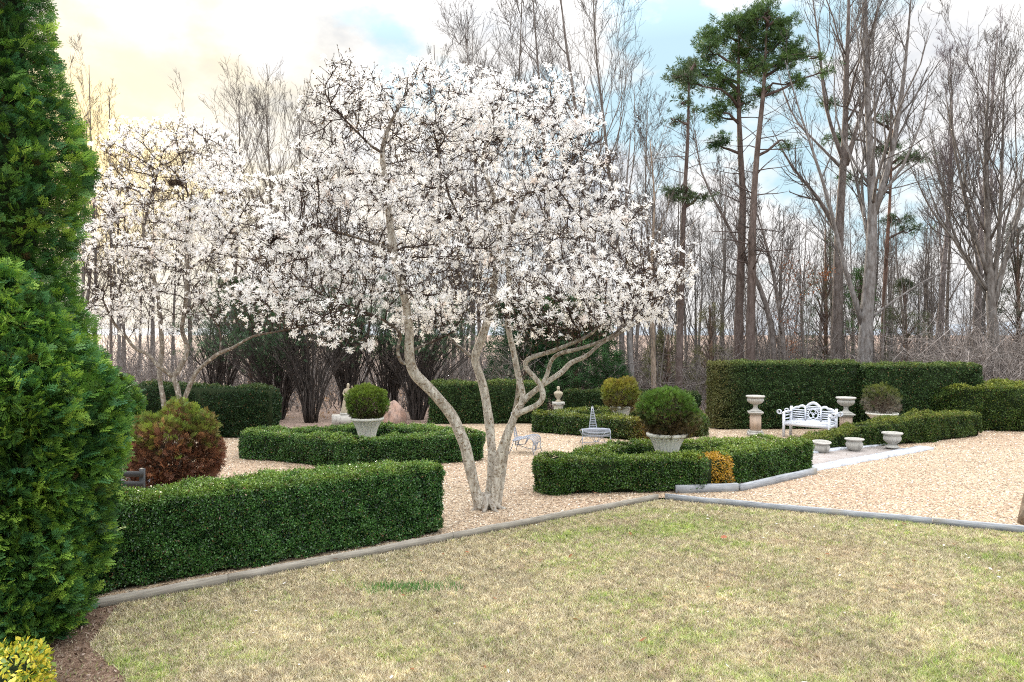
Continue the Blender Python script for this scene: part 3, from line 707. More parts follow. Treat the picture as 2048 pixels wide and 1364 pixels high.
# ------------------------------------------------------------------ statue and bust
def skin_obj(name, joints, edges, mat, parent, root=0, sub=2):
    me = bpy.data.meshes.new(name); me.from_pydata([j[0] for j in joints], edges, []); 
    o = bpy.data.objects.new(name, me); COL.objects.link(o); o.parent = parent
    md = o.modifiers.new('skin', 'SKIN'); md.use_smooth_shade = True
    if not me.skin_vertices: me.attributes.new('x', 'FLOAT', 'POINT')
    sv = me.skin_vertices[0].data if me.skin_vertices else None
    for i, j in enumerate(joints):
        rr = j[1]; sv[i].radius = (rr, rr) if not isinstance(rr, tuple) else rr; sv[i].use_root = (i == root)
    s2 = o.modifiers.new('sub', 'SUBSURF'); s2.levels = s2.render_levels = sub
    me.materials.append(mat); return o
sp = thing('statue', 'weathered stone statue of a draped figure with one raised arm, under the dark shrubs', 'statue', (-5.42, 24.6, .42), R(15))
bmh = MB()
# drapery: a folded skirt
th = np.linspace(0, 2*math.pi, 48, endpoint=False); prof = [(.15, 0), (.16, .04), (.145, .2), (.13, .36), (.115, .48), (.10, .54)]
rows = []
for rr, z in prof: rows.append(np.stack([(rr*(1+.11*np.sin(th*7+z*4)+.05*np.sin(th*3)))*np.cos(th)*1.1+.03*math.sin(z*3), (rr*(1+.11*np.sin(th*7+z*4)))*np.sin(th)*.8, 0*th+z], -1))
V = np.stack(rows); kk = len(prof); i = np.arange(kk-1)[:, None]*48; j = np.arange(48)[None]; j2 = (j+1) % 48
bmh.add(V.reshape(-1, 3), np.stack([i+j, i+j2, i+48+j2, i+48+j], -1).reshape(-1, 4)); bmh.N.append([(kk-1)*48+x for x in range(48)])
J = [((0.02, 0, .50), (.10, .075)), ((.02, 0, .60), (.085, .06)), ((.03, 0, .72), (.105, .065)), ((.035, 0, .80), (.035, .035)), ((.04, -.01, .86), (.045, .05)), ((.045, -.01, .93), (.048, .052)), ((.05, -.01, .97), (.02, .02)),
     ((.12, -.01, .75), .034), ((.19, -.06, .70), .028), ((.17, -.10, .83), .022), ((.16, -.11, .89), .022),
     ((-.07, 0, .75), .034), ((-.12, -.03, .62), .028), ((-.05, -.12, .56), .022), ((0, -.14, .57), .020)]
skin_obj('body', J, [(0, 1), (1, 2), (2, 3), (3, 4), (4, 5), (5, 6), (2, 7), (7, 8), (8, 9), (9, 10), (2, 11), (11, 12), (12, 13), (13, 14)], M_statue, sp)
bmh.build('drapery', M_statue, sp, True)
m = MB(); m.box((0, 0, -.03), (.42, .36, .06)); m.box((0, 0, -.24), (.95, .6, .34)); m.build('plinth', M_grey_stone, sp)
bp = thing('bust_pedestal', 'white stone column pedestal under the bust, at the back hedge', 'pedestal', (1.52, 24.6, 0))
m = MB(); m.lathe([(.19, 0), (.19, .12), (.165, .14), (.155, .62), (.17, .64), (.17, .66)], 24); m.build('shaft', M_white_stone, bp, True)
m = MB(); m.lathe([(.165, .655), (.22, .68), (.22, .70)], 24); m.box((0, 0, .735), (.40, .40, .07)); m.build('cap', M_grey_stone, bp)
bu = thing('bust', 'buff stone bust of a head and shoulders on the white pedestal', 'statue', (1.52, 24.6, .772))
m = MB(); m.lathe([(.045, .09), (.07, .12), (.115, .19), (.15, .26), (.152, .30), (.11, .335), (.055, .36), (.045, .40)], 32, mod=lambda z, a: -.38*np.abs(np.sin(a))**2+.04*np.sin(a*9+z*30)); m.build('shoulders', M_statue, bu, True)
J = [((0, 0, .37), (.042, .042)), ((0, -.005, .42), (.055, .065)), ((0, 0, .475), (.062, .072)), ((0, .005, .52), (.04, .045)), ((0, -.078, .445), .012), ((0, -.055, .405), .022)]
skin_obj('head', J, [(0, 1), (1, 2), (2, 3), (1, 4), (1, 5)], M_statue, bu)
m = MB(); m.lathe([(.10, 0), (.10, .03), (.06, .05), (.05, .09), (.06, .11)], 24); m.build('socle', M_statue, bu, True)

# ------------------------------------------------------------------ white bench
bn = thing('garden_bench', 'white scroll armed garden bench with arched back before the tall hedge', 'bench', (8.32, 21.22, .03), R(-44))
Wb = 1.30; hwb = Wb/2; yb = .46
def bar(m, a, b, w, h=None, sides=None):
    a = np.array(a, float); b = np.array(b, float); d = b-a; L = np.linalg.norm(d); t = d/L; h = h or w
    up = np.array([0, 0, 1.]) if abs(t[2]) < .9 else np.array([0, 1., 0]); s = np.cross(t, up); s /= np.linalg.norm(s); u = np.cross(s, t)
    m.box((a+b)/2, (L, w, h), M=np.stack([t, s, u], 1))
for x in (-hwb, hwb):
    m = MB(); bar(m, (x, 0, 0), (x, 0, .70), .062); m.build('leg', M_bench, bn)
    m = MB(); bar(m, (x, yb, 0), (x, yb+.06, .86), .062); m.build('leg', M_bench, bn)
m = MB(); bar(m, (-hwb+.03, 0, .39), (hwb-.03, 0, .39), .04, .10)
for x in (-hwb, hwb): bar(m, (x, .03, .39), (x, yb-.03, .39), .04, .09)
m.build('apron', M_bench, bn)
m = MB()
for i in range(6): bar(m, (-hwb+.03, .02+i*.078, .452), (hwb-.03, .02+i*.078, .452), .066, .022)
m.build('seat', M_bench, bn)
# back: flat cut profile plates in the x-z plane
yk = yb+.045
def plate(m, pts_top, pts_bot, y, th):
    n = len(pts_top); V = []
    for (x, z) in pts_top: V += [(x, y-th/2, z), (x, y+th/2, z)]
    for (x, z) in pts_bot: V += [(x, y-th/2, z), (x, y+th/2, z)]
    o = 2*n; fs = []
    for i in range(n-1):
        a, b_ = 2*i, 2*i+2
        fs += [[a, b_, b_+1, a+1], [o+a, o+a+1, o+b_+1, o+b_], [a, o+a, o+b_, b_], [a+1, b_+1, o+b_+1, o+a+1]]
    fs += [[0, 1, o+1, o], [2*n-2, o+2*n-2, o+2*n-1, 2*n-1]]
    m.addn(V, fs)
def crest(x):
    ax = abs(x)
    if ax < .23: return .87+.155*math.cos(ax/.23*math.pi/2)**.9
    if ax < .42: return .885+.035*math.sin((ax-.23)/.19*math.pi)
    return .87-.10*((ax-.42)/.25)**1.3+.02*math.sin((ax-.42)/.2*math.pi)
xs_ = np.linspace(-hwb-.02, hwb+.02, 61)
m = MB(); plate(m, [(x, crest(x)) for x in xs_], [(x, crest(x)-(.085 if abs(x) < .25 else .075)) for x in xs_], yk+.01, .04); m.build('crest_rail', M_bench, bn)
m = MB(); 
for z in (.50, .565, .63, .695, .76): 
    for (a_, b_) in ((-hwb+.03, -.255), (.255, hwb-.03)): bar(m, (a_, yk, z), (b_, yk, z), .022, .034)
for z in (.49, .83): bar(m, (-.195, yk, z), (.195, yk, z), .022, .03)
for z in (.535, .60, .665, .73, .79, .875):
    hx = math.sqrt(max(.0, .155**2-(z-.66)**2)) if abs(z-.66) < .155 else 0
    if hx > 0:
        bar(m, (-.2, yk, z), (-hx, yk, z), .022, .03); bar(m, (hx, yk, z), (.2, yk, z), .022, .03)
    else: bar(m, (-.2, yk, z), (.2, yk, z), .022, .03)
m.build('back_slats', M_bench, bn)
m = MB(); bar(m, (-hwb+.03, yk, .455), (hwb-.03, yk, .455), .035, .05)
for x in (-.225, .225): bar(m, (x, yk-.002, .47), (x, yk-.002, .86), .036, .06)
m.build('back_frame', M_bench, bn)
m = MB(); tt = np.linspace(0, 2*math.pi, 33)
m.tube([(.15*math.cos(a), yk-.002, .66+.15*math.sin(a)) for a in tt], .014, 8)
for q in range(3):
    a0 = math.pi/2+q*2*math.pi/3; cx_, cz_ = .062*math.cos(a0), .062*math.sin(a0)
    m.tube([(cx_+.075*math.cos(a), yk-.006, .66+cz_+.075*math.sin(a)) for a in tt], .010, 6)
m.build('roundel', M_bench, bn)
for sx in (-1, 1):
    m = MB(); pts = []
    for t in np.linspace(0, 1, 8): pts.append((sx*(hwb), yb+.05-t*(yb+.08), .70+.03*math.sin(t*math.pi)))
    m2 = []
    for p in pts: m2.append(p)
    for i in range(len(m2)-1): bar(m, m2[i], m2[i+1], .07, .035)
    # outward scroll at front and back
    for yy in (-.02, yb+.02):
        sc = []
        for a in np.linspace(-.5*math.pi, 1.35*math.pi, 18):
            rr = .062*(1-.32*(a+.5*math.pi)/(1.85*math.pi)); sc.append((sx*(hwb+.12+rr*math.cos(a)), yy, .715+rr*math.sin(a)+.01))
        sc = [(sx*(hwb-.0), yy, .70), (sx*(hwb+.06), yy, .668)]+sc
        for i in range(len(sc)-1): bar(m, sc[i], sc[i+1], .05, .028)
        # s-curve swelling inwards above the arm
        sw = [(sx*(hwb-.20*t_), yy, .73+.055*math.sin(t_*math.pi)) for t_ in np.linspace(0, 1, 8)] if yy < .1 else []
    for z in (.52, .62): bar(m, (sx*hwb, .03, z), (sx*hwb, yb-.02, z), .022, .034)
    m.build('armrest', M_bench, bn)

# ------------------------------------------------------------------ metal spine chairs
def spine_chair(label, loc, rz, s=1.0):
    c = thing('metal_chair', label, 'chair', loc, rz, 'grey metal chairs with pointed ladder backs')
    c.scale = (s, s, s); r_ = .0115
    W2 = .37
    # seat: barrel of cross bars between two curved side rails
    side = []
    for t in np.linspace(0, 1, 11):
        a = -.25+t*2.05; side.append((-.22+.26*math.sin(a-.4)+.12, .30+.17*math.cos(a*.9)))
    side = [(-.30, .25), (-.31, .32), (-.28, .38), (-.22, .415), (-.12, .42), (-.02, .395), (.08, .365), (.16, .345), (.22, .35)]
    m = MB()
    for x in (-W2, W2): m.tube([(x, y, z) for y, z in side], r_*1.1, 6)
    m.tube([(-W2, -.30, .25), (W2, -.30, .25)], r_, 6); m.tube([(-W2, .22, .35), (W2, .22, .35)], r_, 6); m.build('seat_frame', M_iron, c)
    m = MB(); sd = np.array(side)
    for t in np.linspace(0, 1, 15):
        q = t*(len(side)-1); y = np.interp(q, range(len(side)), sd[:, 0]); z = np.interp(q, range(len(side)), sd[:, 1])
        m.tube([(-W2, y, z), (-W2*.55, y, z+.018), (0, y, z+.022), (W2*.55, y, z+.018), (W2, y, z)], r_, 6)
    m.build('seat', M_iron, c)
    m = MB(); bk = lambda t: np.array([0, .21+.10*t+.05*t*t, .20+.77*t])
    for sx in (-1, 1): m.tube([bk(t)+np.array([sx*(.125*(1-t)+.012), 0, 0]) for t in np.linspace(0, 1, 8)], r_*1.1, 6)
    m.tube([bk(1)+np.array([x, 0, z]) for x, z in ((-.012, 0), (0, .02), (.012, 0))], r_, 6)
    m.build('back_frame', M_iron, c)
    m = MB()
    for t in np.linspace(0, .93, 17):
        p = bk(t); w = .125*(1-t)+.012; m.tube([p+np.array([-w, 0, 0]), p+np.array([w, 0, 0])], r_*.95, 6)
    m.build('back_rungs', M_iron, c)
    for sx in (-1, 1):
        m = MB(); m.tube([(sx*W2, -.30, .27), (sx*(W2+.01), -.29, .13), (sx*(W2+.02), -.33, .0)], r_, 6); m.build('leg', M_iron, c)
        m = MB(); m.tube([(sx*W2, .20, .35), (sx*(W2-.10), .27, .17), (sx*(W2-.02), .33, .0)], r_, 6); m.build('leg', M_iron, c)
    m = MB(); m.tube([(-W2-.01, -.295, .08), (0, -.29, .10), (W2+.01, -.295, .08)], r_*.8, 6)
    for x0, x1 in ((-.14, -.03), (-.07, -.01), (.07, .01), (.14, .03)): m.tube([(x0, -.10, .41), (x1, .0, .22), (x1, .19, .20)], r_*.8, 6); m.tube([(x0*1.3, -.29, .26), (x1, -.27, .09)], r_*.8, 6)
    m.tube([(0, .21, .2), (0, -.05, .12), (0, -.28, .09)], r_*.8, 6)
    m.build('braces', M_iron, c)
    return c
spine_chair('grey metal ladder back chair facing the camera before the far hedge ring', (2.23, 20.25, .03), R(4))
spine_chair('grey metal ladder back chair half hidden behind the big magnolia trunk', (.33, 18.75, .03), R(74))

# dark post and rail fence piece at the left
fn = thing('rail_fence', 'short dark post and rail fence seen between arborvitae and brown bush', 'fence', (-6.9, 12.0, 0))
m = MB()
for z in (.60, .76): m.box((0, 0, z), (2.0, .035, .085))
m.build('rail', M_fence, fn)
for x in (-.9, -.2, .57, .96):
    m = MB(); m.box((x, .05, .42), (.075, .06, .84)); m.build('post', M_fence, fn)
slab_run((-10.2, 15.0), (-7.0, 15.3), 1.0, 3, 'broad pale stone slab behind the dark fence at the left', 9)
for o in COL.objects:
    if o.get('label', '') == 'broad pale stone slab behind the dark fence at the left': o['group'] = 'pale slabs behind the dark fence'

# ------------------------------------------------------------------ magnolias (space colonisation from traced limbs)
def resample(pts, step):
    pts = np.array(pts, float); seg = np.linalg.norm(np.diff(pts, axis=0), axis=1); L = np.concatenate([[0], np.cumsum(seg)])
    n = max(2, int(L[-1]/step)+1); t = np.linspace(0, L[-1], n)
    # smooth (catmull-like) by interpolating then light blur
    q = np.stack([np.interp(t, L, pts[:, i]) for i in range(3)], -1)
    if n > 4:
        q2 = q.copy(); q2[1:-1] = (q[:-2]+2*q[1:-1]+q[2:])/4; q = q2
    return q
def grow_tree(limbs, lobes, d0, natt, step, dinf, dkill, seed, tropism=.05, iters=90):
    """limbs: list of (parent_index or -1, [(px,py,dd)...]); returns nodes, parents"""
    r = rg(seed); nodes = []; par = []; tr_ = []
    for (pi, pts, rads) in limbs:
        p = [P3(a, b, d0+c) for a, b, c in pts]
        q = resample(p, step*.8); start = -1; rl = np.interp(np.linspace(0, 1, len(q)), np.linspace(0, 1, len(rads)), rads)
        if pi >= 0:
            arr = np.array(nodes); start = int(np.argmin(((arr-q[0])**2).sum(1))); q = q[1:]; rl = rl[1:]
        prev = start
        for x, r_l in zip(q, rl): nodes.append(x); par.append(prev); tr_.append(r_l*.61); prev = len(nodes)-1
    att = []
    for (px, py, rx, ry, dd, rd, w) in lobes:
        n = int(natt*w); u = norm(r.normal(size=(n, 3)))*(r.random((n, 1))**.42)
        c = np.array(P3(px, py, d0+dd)); s = (d0+dd)/F
        att.append(c+u*np.array([rx*s, rd, ry*s]))
    att = np.concatenate(att)
    for _ in range(iters):
        arr = np.array(nodes)
        if _ == 0:
            D = np.sqrt(((att[:, None]-arr[None])**2).sum(-1)); near = D.argmin(1); nd = D.min(1)
        else:
            D = np.sqrt(((att[:, None]-arr[None, n0:])**2).sum(-1))
            if D.shape[1]:
                k = D.argmin(1); dm = D.min(1); up = dm < nd; near[up] = k[up]+n0; nd[up] = dm[up]
        keep = nd > dkill; att = att[keep]; near = near[keep]; nd = nd[keep]
        n0 = len(nodes)
        act = nd < dinf
        if not act.any(): 
            if len(att) == 0: break
            act = nd < nd.min()+.3
        dirs = {}
        v = norm(att[act]-arr[near[act]])
        ids = near[act]; uq, inv = np.unique(ids, return_inverse=True)
        S = np.zeros((len(uq), 3)); np.add.at(S, inv, v)
        for a, s in zip(uq, S):
            dv = s/ max(np.linalg.norm(s), 1e-6)
            if par[a] >= 0: pv = arr[a]-arr[par[a]]; dv = dv+.45*pv/max(np.linalg.norm(pv), 1e-6)
            dv = dv+r.normal(size=3)*.22+np.array([0, 0, tropism]); dv /= np.linalg.norm(dv)
            nodes.append(arr[a]+dv*step); par.append(int(a))
        if len(nodes) == n0: break
    return np.array(nodes), np.array(par), np.array(tr_)
def radii(nodes, par, tip, ex):
    n = len(nodes); acc = np.zeros(n)
    for i in range(n-1, -1, -1):
        if acc[i] == 0: acc[i] = tip**ex
        if par[i] >= 0: acc[par[i]] += acc[i]
    return acc**(1/ex)
def chains(nodes, par, rad):
    n = len(nodes); best = {}
    ch = [[] for _ in range(n)]
    for i, p in enumerate(par):
        if p >= 0: ch[p].append(i)
    out = []; st = [(i, -1) for i, p in enumerate(par) if p < 0]
    while st:
        i, p = st.pop(); c = [i] if p < 0 else [p, i]
        while ch[i]:
            k = max(ch[i], key=lambda q: rad[q])
            for q in ch[i]:
                if q != k: st.append((q, i))
            c.append(k); i = k
        out.append(c)
    return out
FL_V = []; FL_F = []
rr_ = rg(77)
for i in range(11):
    a = i*2*math.pi/11+rr_.uniform(-.2, .2); el = rr_.uniform(-.1, .95); L = rr_.uniform(.85, 1.1); w = .125
    d = np.array([math.cos(a)*math.cos(el), math.sin(a)*math.cos(el), math.sin(el)]); s = np.array([-math.sin(a), math.cos(a), 0])
    k = len(FL_V); p1 = d*L*.55+s*0; p2 = d*L+np.array([0, 0, -.18*rr_.random()])
    FL_V += [s*.03, p1+s*w, p2+s*w*.5, p2-s*w*.5, p1-s*w, -s*.03]; FL_F += [(k, k+1, k+4, k+5), (k+1, k+2, k+3, k+4)]
FL_V = np.array(FL_V); FL_F = np.array(FL_F)
def magnolia(label, limbs, lobes, d0, natt, seed, basexy, stem_r, nflower, bark=(.68, .65, .58), fsize=.055, tip=.0046, step=.17, flo=None):
    nodes, par, trc = grow_tree(limbs, lobes, d0, natt, step, 1.1, .21, seed)
    rad = radii(nodes, par, tip, 2.05)
    root = thing('magnolia_tree', label, 'tree', (basexy[0], basexy[1], 0)); off = np.array([basexy[0], basexy[1], 0])
    rad[:len(trc)] = trc
    for i in range(len(trc), len(rad)): rad[i] = min(rad[i]*1.15, rad[par[i]]*(.72 if par[i] < len(trc) else 1.0))
    r = rg(seed+1); trunk = MB(); tw = MB(); wob = (Noise(seed, 1.6), .10)
    def bcol(R_): return mix((.062, .040, .034), bark, np.clip((R_-.017)/.026, 0, 1))
    for c in chains(nodes, par, rad):
        if len(c) < 2: continue
        P = nodes[c]-off; Rr = rad[c].copy()
        if par[c[0]] >= 0 or True:
            if len(c) > 1: Rr[0] = min(Rr[0], Rr[1]*1.25)
        if c[0] < 40 and par[c[0]] < 0:
            z = P[:, 2]; Rr = Rr*(1+.55*np.exp(-np.maximum(z, 0)/.16))
        colr = bcol(Rr)[None]
        if Rr[0] > .018:
            # subdivide for a crooked, rounder limb
            t = np.arange(len(P)); t2 = np.linspace(0, len(P)-1, (len(P)-1)*2+1)
            P2 = np.stack([np.interp(t2, t, P[:, i]) for i in range(3)], -1)
            if len(P2) > 3: P2[1:-1] = (P2[:-2]+2*P2[1:-1]+P2[2:])/4
            R2 = np.interp(t2, t, Rr); trunk.tubes(P2[None], R2[None], 12, bcol(R2)[None], wob)
        else: tw.tubes(P[None], Rr[None], 4, colr)
    # root flare
    for a in np.linspace(0, 6.28, 8)[:-1]:
        L = r.uniform(.16, .30); b0 = np.array([math.cos(a)*.10, math.sin(a)*.10, .26]); 
        trunk.tube([b0*np.array([.3, .3, 1]), b0*np.array([1.1, 1.1, .6]), (math.cos(a)*(.1+L*.4), math.sin(a)*(.1+L*.4), .05), (math.cos(a)*(.1+L), math.sin(a)*(.1+L), .0)], [.075, .06, .04, .015], 8, (.52, .49, .44))
    # twigs with flower tips
    thin = np.where(rad < .016)[0]; T = nodes-nodes[np.maximum(par, 0)]; T[par < 0] = (0, 0, 1)
    K = nflower; src = r.choice(thin, K)
    d = norm(norm(T[src])*.5+r.normal(size=(K, 3))*.75+np.array([0, 0, .35])); L = r.uniform(.05, .26, K)
    p0 = nodes[src]; p1 = p0+d*(L*.55)[:, None]+r.normal(size=(K, 3))*.012; p2 = p0+d*L[:, None]+np.array([0, 0, 1])*(L*.15)[:, None]
    tw.tubes(np.stack([p0, p1, p2], 1)-off, np.tile([.0048, .004, .0034], (K, 1)), 3, (.085, .06, .052))
    crown = tw.build('twigs', M_bark, root); trunk.build('trunk', M_magbark, root, True)
    # flowers and buds
    isfl = r.random(K) < np.clip(.52+.85*Noise(seed+4, .60)(p2*np.array([.7, .7, 1.7])), .04, .97)*np.where(p2[:, 1] < d0-.9, .80, 1)*np.clip(.45+np.sqrt(((p2-np.array([basexy[0], d0, 4.2]))**2*np.array([1, 1, 1.3])).sum(1))/4.2, .4, 1)
    if flo is not None: isfl &= r.random(K) < flo(p2)
    q = p2[isfl]; dd = norm(d[isfl]+r.normal(size=q.shape)*.5+np.array([0, 0, .2])); s = fsize*r.uniform(.45, 1.3, len(q))
    fr = frames(r.normal(size=q.shape), dd); fr = np.stack([fr[:, 0], fr[:, 1], fr[:, 2]], 1)*s[:, None, None]
    c = mix((.95, .95, .96), (.96, .95, .92), r.random(len(q))*.8); c = mix(c, (.78, .62, .52), (r.random(len(q)) < .03)*.5)
    fb_ = MB(); fb_.scatter(FL_V, FL_F, q-off, fr, c); fb_.build('blossoms', M_petal, root)
    q = p2[~isfl]; dd = d[~isfl]; bm_ = MB(); B = np.array([(0, 0, 0), (.5, .22, 0), (1, 0, 0), (.5, -.22, 0), (.5, 0, .22), (.5, 0, -.22)]); BF = np.array([(0, 1, 2, 3), (0, 4, 2, 5)])
    bm_.scatter(B, BF, q-off, frames(dd, r.normal(size=dd.shape))*.045, mix((.10, .06, .04), (.20, .15, .10), r.random(len(q)))); bm_.build('buds', M_dead, root)
    return root, nodes
limbs_big = [
 (-1, [(962, 1018, 0), (946, 960, -.05), (932, 895, -.1), (906, 832, -.15), (868, 786, -.25), (822, 742, -.3), (818, 700, -.35), (819, 650, -.4), (806, 580, -.5), (786, 500, -.6), (778, 430, -.6), (772, 370, -.6), (762, 305, -.6), (780, 245, -.5), (815, 185, -.5)], [.145,.15,.145,.11,.09,.07,.03]),
 (-1, [(974, 1018, .05), (983, 955, .1), (985, 900, .1), (978, 840, .15), (970, 790, .2), (962, 752, .2), (946, 718, .2), (958, 690, .2), (975, 645, .25), (985, 590, .3), (996, 520, .4), (1000, 450, .5), (985, 385, .5), (962, 330, .5), (975, 270, .5), (1000, 200, .5)], [.14,.13,.12,.11,.08,.05,.025]),
 (-1, [(986, 1014, -.05), (992, 965, -.05), (1000, 905, -.1), (1018, 862, -.15), (1030, 828, -.2), (1048, 798, -.2), (1066, 785, -.25), (1083, 772, -.3), (1096, 752, -.3), (1099, 724, -.35), (1108, 708, -.4), (1150, 700, -.5), (1185, 690, -.6), (1225, 672, -.7), (1262, 640, -.8), (1300, 600, -.9)], [.13,.13,.12,.08,.06,.05,.035,.02]),
 (2, [(1030, 828, -.2), (1062, 817, -.35), (1086, 806, -.4), (1089, 788, -.42), (1080, 765, -.4), (1062, 746, -.4), (1044, 734, -.4), (1046, 722, -.4), (1066, 712, -.45), (1100, 705, -.6), (1135, 690, -.8), (1180, 672, -1.0), (1210, 640, -1.2)], [.085,.08,.065,.05,.03]),
 (2, [(1083, 772, -.3), (1110, 753, -.2), (1131, 742, -.1), (1136, 726, 0), (1152, 719, 0), (1168, 719, .1), (1186, 700, .1), (1202, 686, .2), (1238, 668, .3), (1280, 640, .4), (1325, 600, .4)], [.08,.07,.05,.04,.025]),
 (2, [(1048, 797, -.2), (1044, 778, -.1), (1037, 755, 0), (1032, 728, 0), (1027, 700, .1), (1018, 668, .1), (1014, 630, .2), (1022, 570, .5), (1010, 500, .8), (1030, 420, 1.0), (1080, 350, 1.2)], [.085,.08,.07,.05,.03]),
 (0, [(819, 725, -.3), (805, 735, -.35), (792, 700, -.4), (796, 680, -.4), (810, 672, -.5), (795, 660, -.6), (770, 640, -.8), (720, 620, -1.1), (660, 600, -1.3)], [.05,.035,.02]),
 (0, [(820, 700, -.35), (845, 692, -.3), (875, 680, -.2), (905, 665, -.2)], [.04,.02]),
 (1, [(946, 718, .2), (930, 700, .3), (905, 685, .4), (890, 660, .5), (870, 620, .8)], [.05,.035,.02]),
 (0, [(762, 310, -.6), (720, 270, -.7), (690, 240, -.7), (650, 190, -.8)], [.035,.02]),
 (0, [(778, 430, -.6), (740, 380, -.3), (700, 340, -.2), (670, 300, -.1)], [.035,.02]),
 (0, [(786, 500, -.6), (730, 480, -.9), (660, 460, -1.2), (600, 440, -1.3)], [.045,.02]),
 (1, [(996, 520, .4), (940, 470, .0), (900, 400, -.3), (880, 320, -.4), (865, 250, -.4)], [.045,.02]),
 (1, [(990, 400, .5), (1060, 385, .3), (1120, 375, .1), (1145, 320, 0)], [.045,.02]),
 (1, [(1000, 450, .5), (930, 380, .8), (850, 375, 1.2), (800, 330, 1.4)], [.045,.02]),
 (-1, [(996, 1010, .30), (1003, 960, .36), (1012, 900, .40), (1022, 850, .36), (1034, 800, .2), (1037, 760, .05)], [.10,.095,.08,.06,.05]),
]
lobes_big = [(705, 235, 105, 105, -.6, 1.0, .9), (830, 250, 120, 95, -.4, 1.4, 1.1), (960, 245, 120, 85, .2, 1.5, 1.1), (1090, 265, 110, 95, .2, 1.5, 1.0), (1140, 330, 85, 90, 0, 1.2, .7),
  (1200, 435, 95, 70, 0, 1.2, .7), (1265, 555, 110, 70, -.2, 1.2, 1.0), (1180, 590, 120, 75, -.9, 1.0, .9), (670, 400, 110, 110, -.5, 1.4, 1.0), (610, 520, 95, 85, -1.1, 1.2, .9), (640, 620, 85, 50, -1.3, .8, .55),
  (800, 420, 130, 120, .3, 1.8, .8), (960, 430, 140, 130, .5, 2.0, .85), (1090, 440, 120, 105, .5, 1.8, .8), (740, 560, 100, 70, -1.0, 1.1, .7), (900, 560, 120, 80, -.8, 1.4, .9), (1040, 590, 110, 70, -.8, 1.3, .9), (860, 645, 90, 38, .2, 1.0, .4), (1110, 650, 90, 40, -1.0, .7, .45), (560, 560, 60, 60, -1.2, .9, .5), (700, 665, 50, 30, -1.2, .6, .25), (1330, 545, 60, 45, -.1, .8, .4), (1290, 620, 60, 35, -.3, .7, .3), (690, 150, 45, 40, -.6, .6, .25), (860, 165, 50, 35, -.2, .8, .25)]
print('magnolias')
mag, _n = magnolia('big multi stemmed white magnolia in bloom standing on the gravel', limbs_big, lobes_big, 12.75, 260, 71, (-.42, 12.75), .165, 14500, fsize=.073)
limbs_l = [
 (-1, [(366, 905, 0), (364, 850, 0), (361, 814, 0), (355, 779, 0), (349, 755, 0), (334, 743, -.1), (311, 730, -.2), (302, 708, -.2), (264, 697, -.3), (257, 676, -.3), (232, 655, -.4), (205, 600, -.5)], [.13,.13,.10,.07,.06,.03]),
 (0, [(361, 812, 0), (371, 795, 0), (381, 767, .05), (393, 741, 0), (416, 723, -.1), (437, 706, -.3), (462, 698, -.5), (505, 672, -.8), (560, 662, -1.1), (620, 650, -1.3), (670, 640, -1.4)], [.10,.08,.055,.035,.02]),
 (0, [(350, 756, 0), (358, 737, .1), (372, 714, .1), (378, 691, .2), (367, 675, .2), (361, 660, .2), (367, 637, .2), (372, 600, .2), (376, 540, .2), (372, 480, .2), (382, 420, .1), (370, 360, 0)], [.10,.09,.08,.05,.03]),
 (-1, [(336, 905, .1), (333, 860, .1), (328, 808, .1), (323, 779, .15), (317, 745, .2), (325, 700, .3), (322, 650, .4), (317, 600, .5), (302, 530, .6), (285, 460, .6), (300, 400, .6), (320, 330, .5)], [.11,.10,.09,.07,.03]),
 (2, [(376, 540, .2), (430, 500, 0), (470, 450, -.1), (500, 400, -.1)], [.05,.02]), (3, [(302, 530, .6), (250, 480, .4), (220, 420, .3)], [.05,.02]),
 (1, [(437, 706, -.3), (443, 680, -.3), (440, 655, -.3), (420, 630, -.2), (400, 600, -.1)], [.04,.02]),
 (2, [(378, 440, .2), (440, 390, .3), (470, 340, .4)], [.04,.02]),
]
lobes_l = [(330, 305, 120, 65, 0, 1.5, 1.0), (400, 330, 100, 75, .3, 1.5, .8), (250, 370, 85, 90, 0, 1.5, .9), (360, 420, 130, 90, 0, 2.0, 1.0), (470, 430, 95, 85, 0, 1.6, .9), (230, 500, 80, 80, -.2, 1.6, .8),
  (360, 530, 130, 80, 0, 2.0, .9), (500, 530, 110, 75, -.4, 1.6, 1.0), (230, 610, 70, 60, -.3, 1.2, .45), (380, 620, 110, 55, -.2, 1.5, .55), (560, 610, 105, 62, -1.1, 1.1, 1.0), (640, 650, 60, 42, -1.3, .8, .6)]
mag2, _n = magnolia('white magnolia in bloom at the left behind the brown bush', limbs_l, lobes_l, 18.8, 230, 72, (-8.45, 18.8), .15, 10500, bark=(.36, .33, .29), fsize=.076, step=.2)
# bird nests
def nest(label, loc, s, seed):
    r = rg(seed); K = 260; a = r.uniform(0, 6.28, K); rr = s*r.uniform(.6, 1.0, K); z = s*r.uniform(-.35, .35, K)
    p = np.stack([rr*np.cos(a), rr*np.sin(a), z], -1); t = np.stack([-np.sin(a), np.cos(a), r.normal(size=K)*.4], -1)+r.normal(size=(K, 3))*.3
    t = norm(t)*(s*r.uniform(.4, 1.1, K))[:, None]
    P = np.stack([p-t, p+norm(p)*s*.08, p+t], 1); m = MB(); m.tubes(P, np.full((K, 3), .0035), 3, (.13, .09, .065))
    o = m.build('bird_nest', M_bark); o.location = loc; tag(o, label, 'nest')
nest('dark twig bird nest high in the big magnolia', P3(985, 276, 12.9), .15, 1)
nest('small dark twig nest in the middle of the big magnolia', P3(896, 432, 11.9), .08, 2)
nest('dark twig bird nest in the left magnolia', P3(352, 366, 18.3), .15, 3)

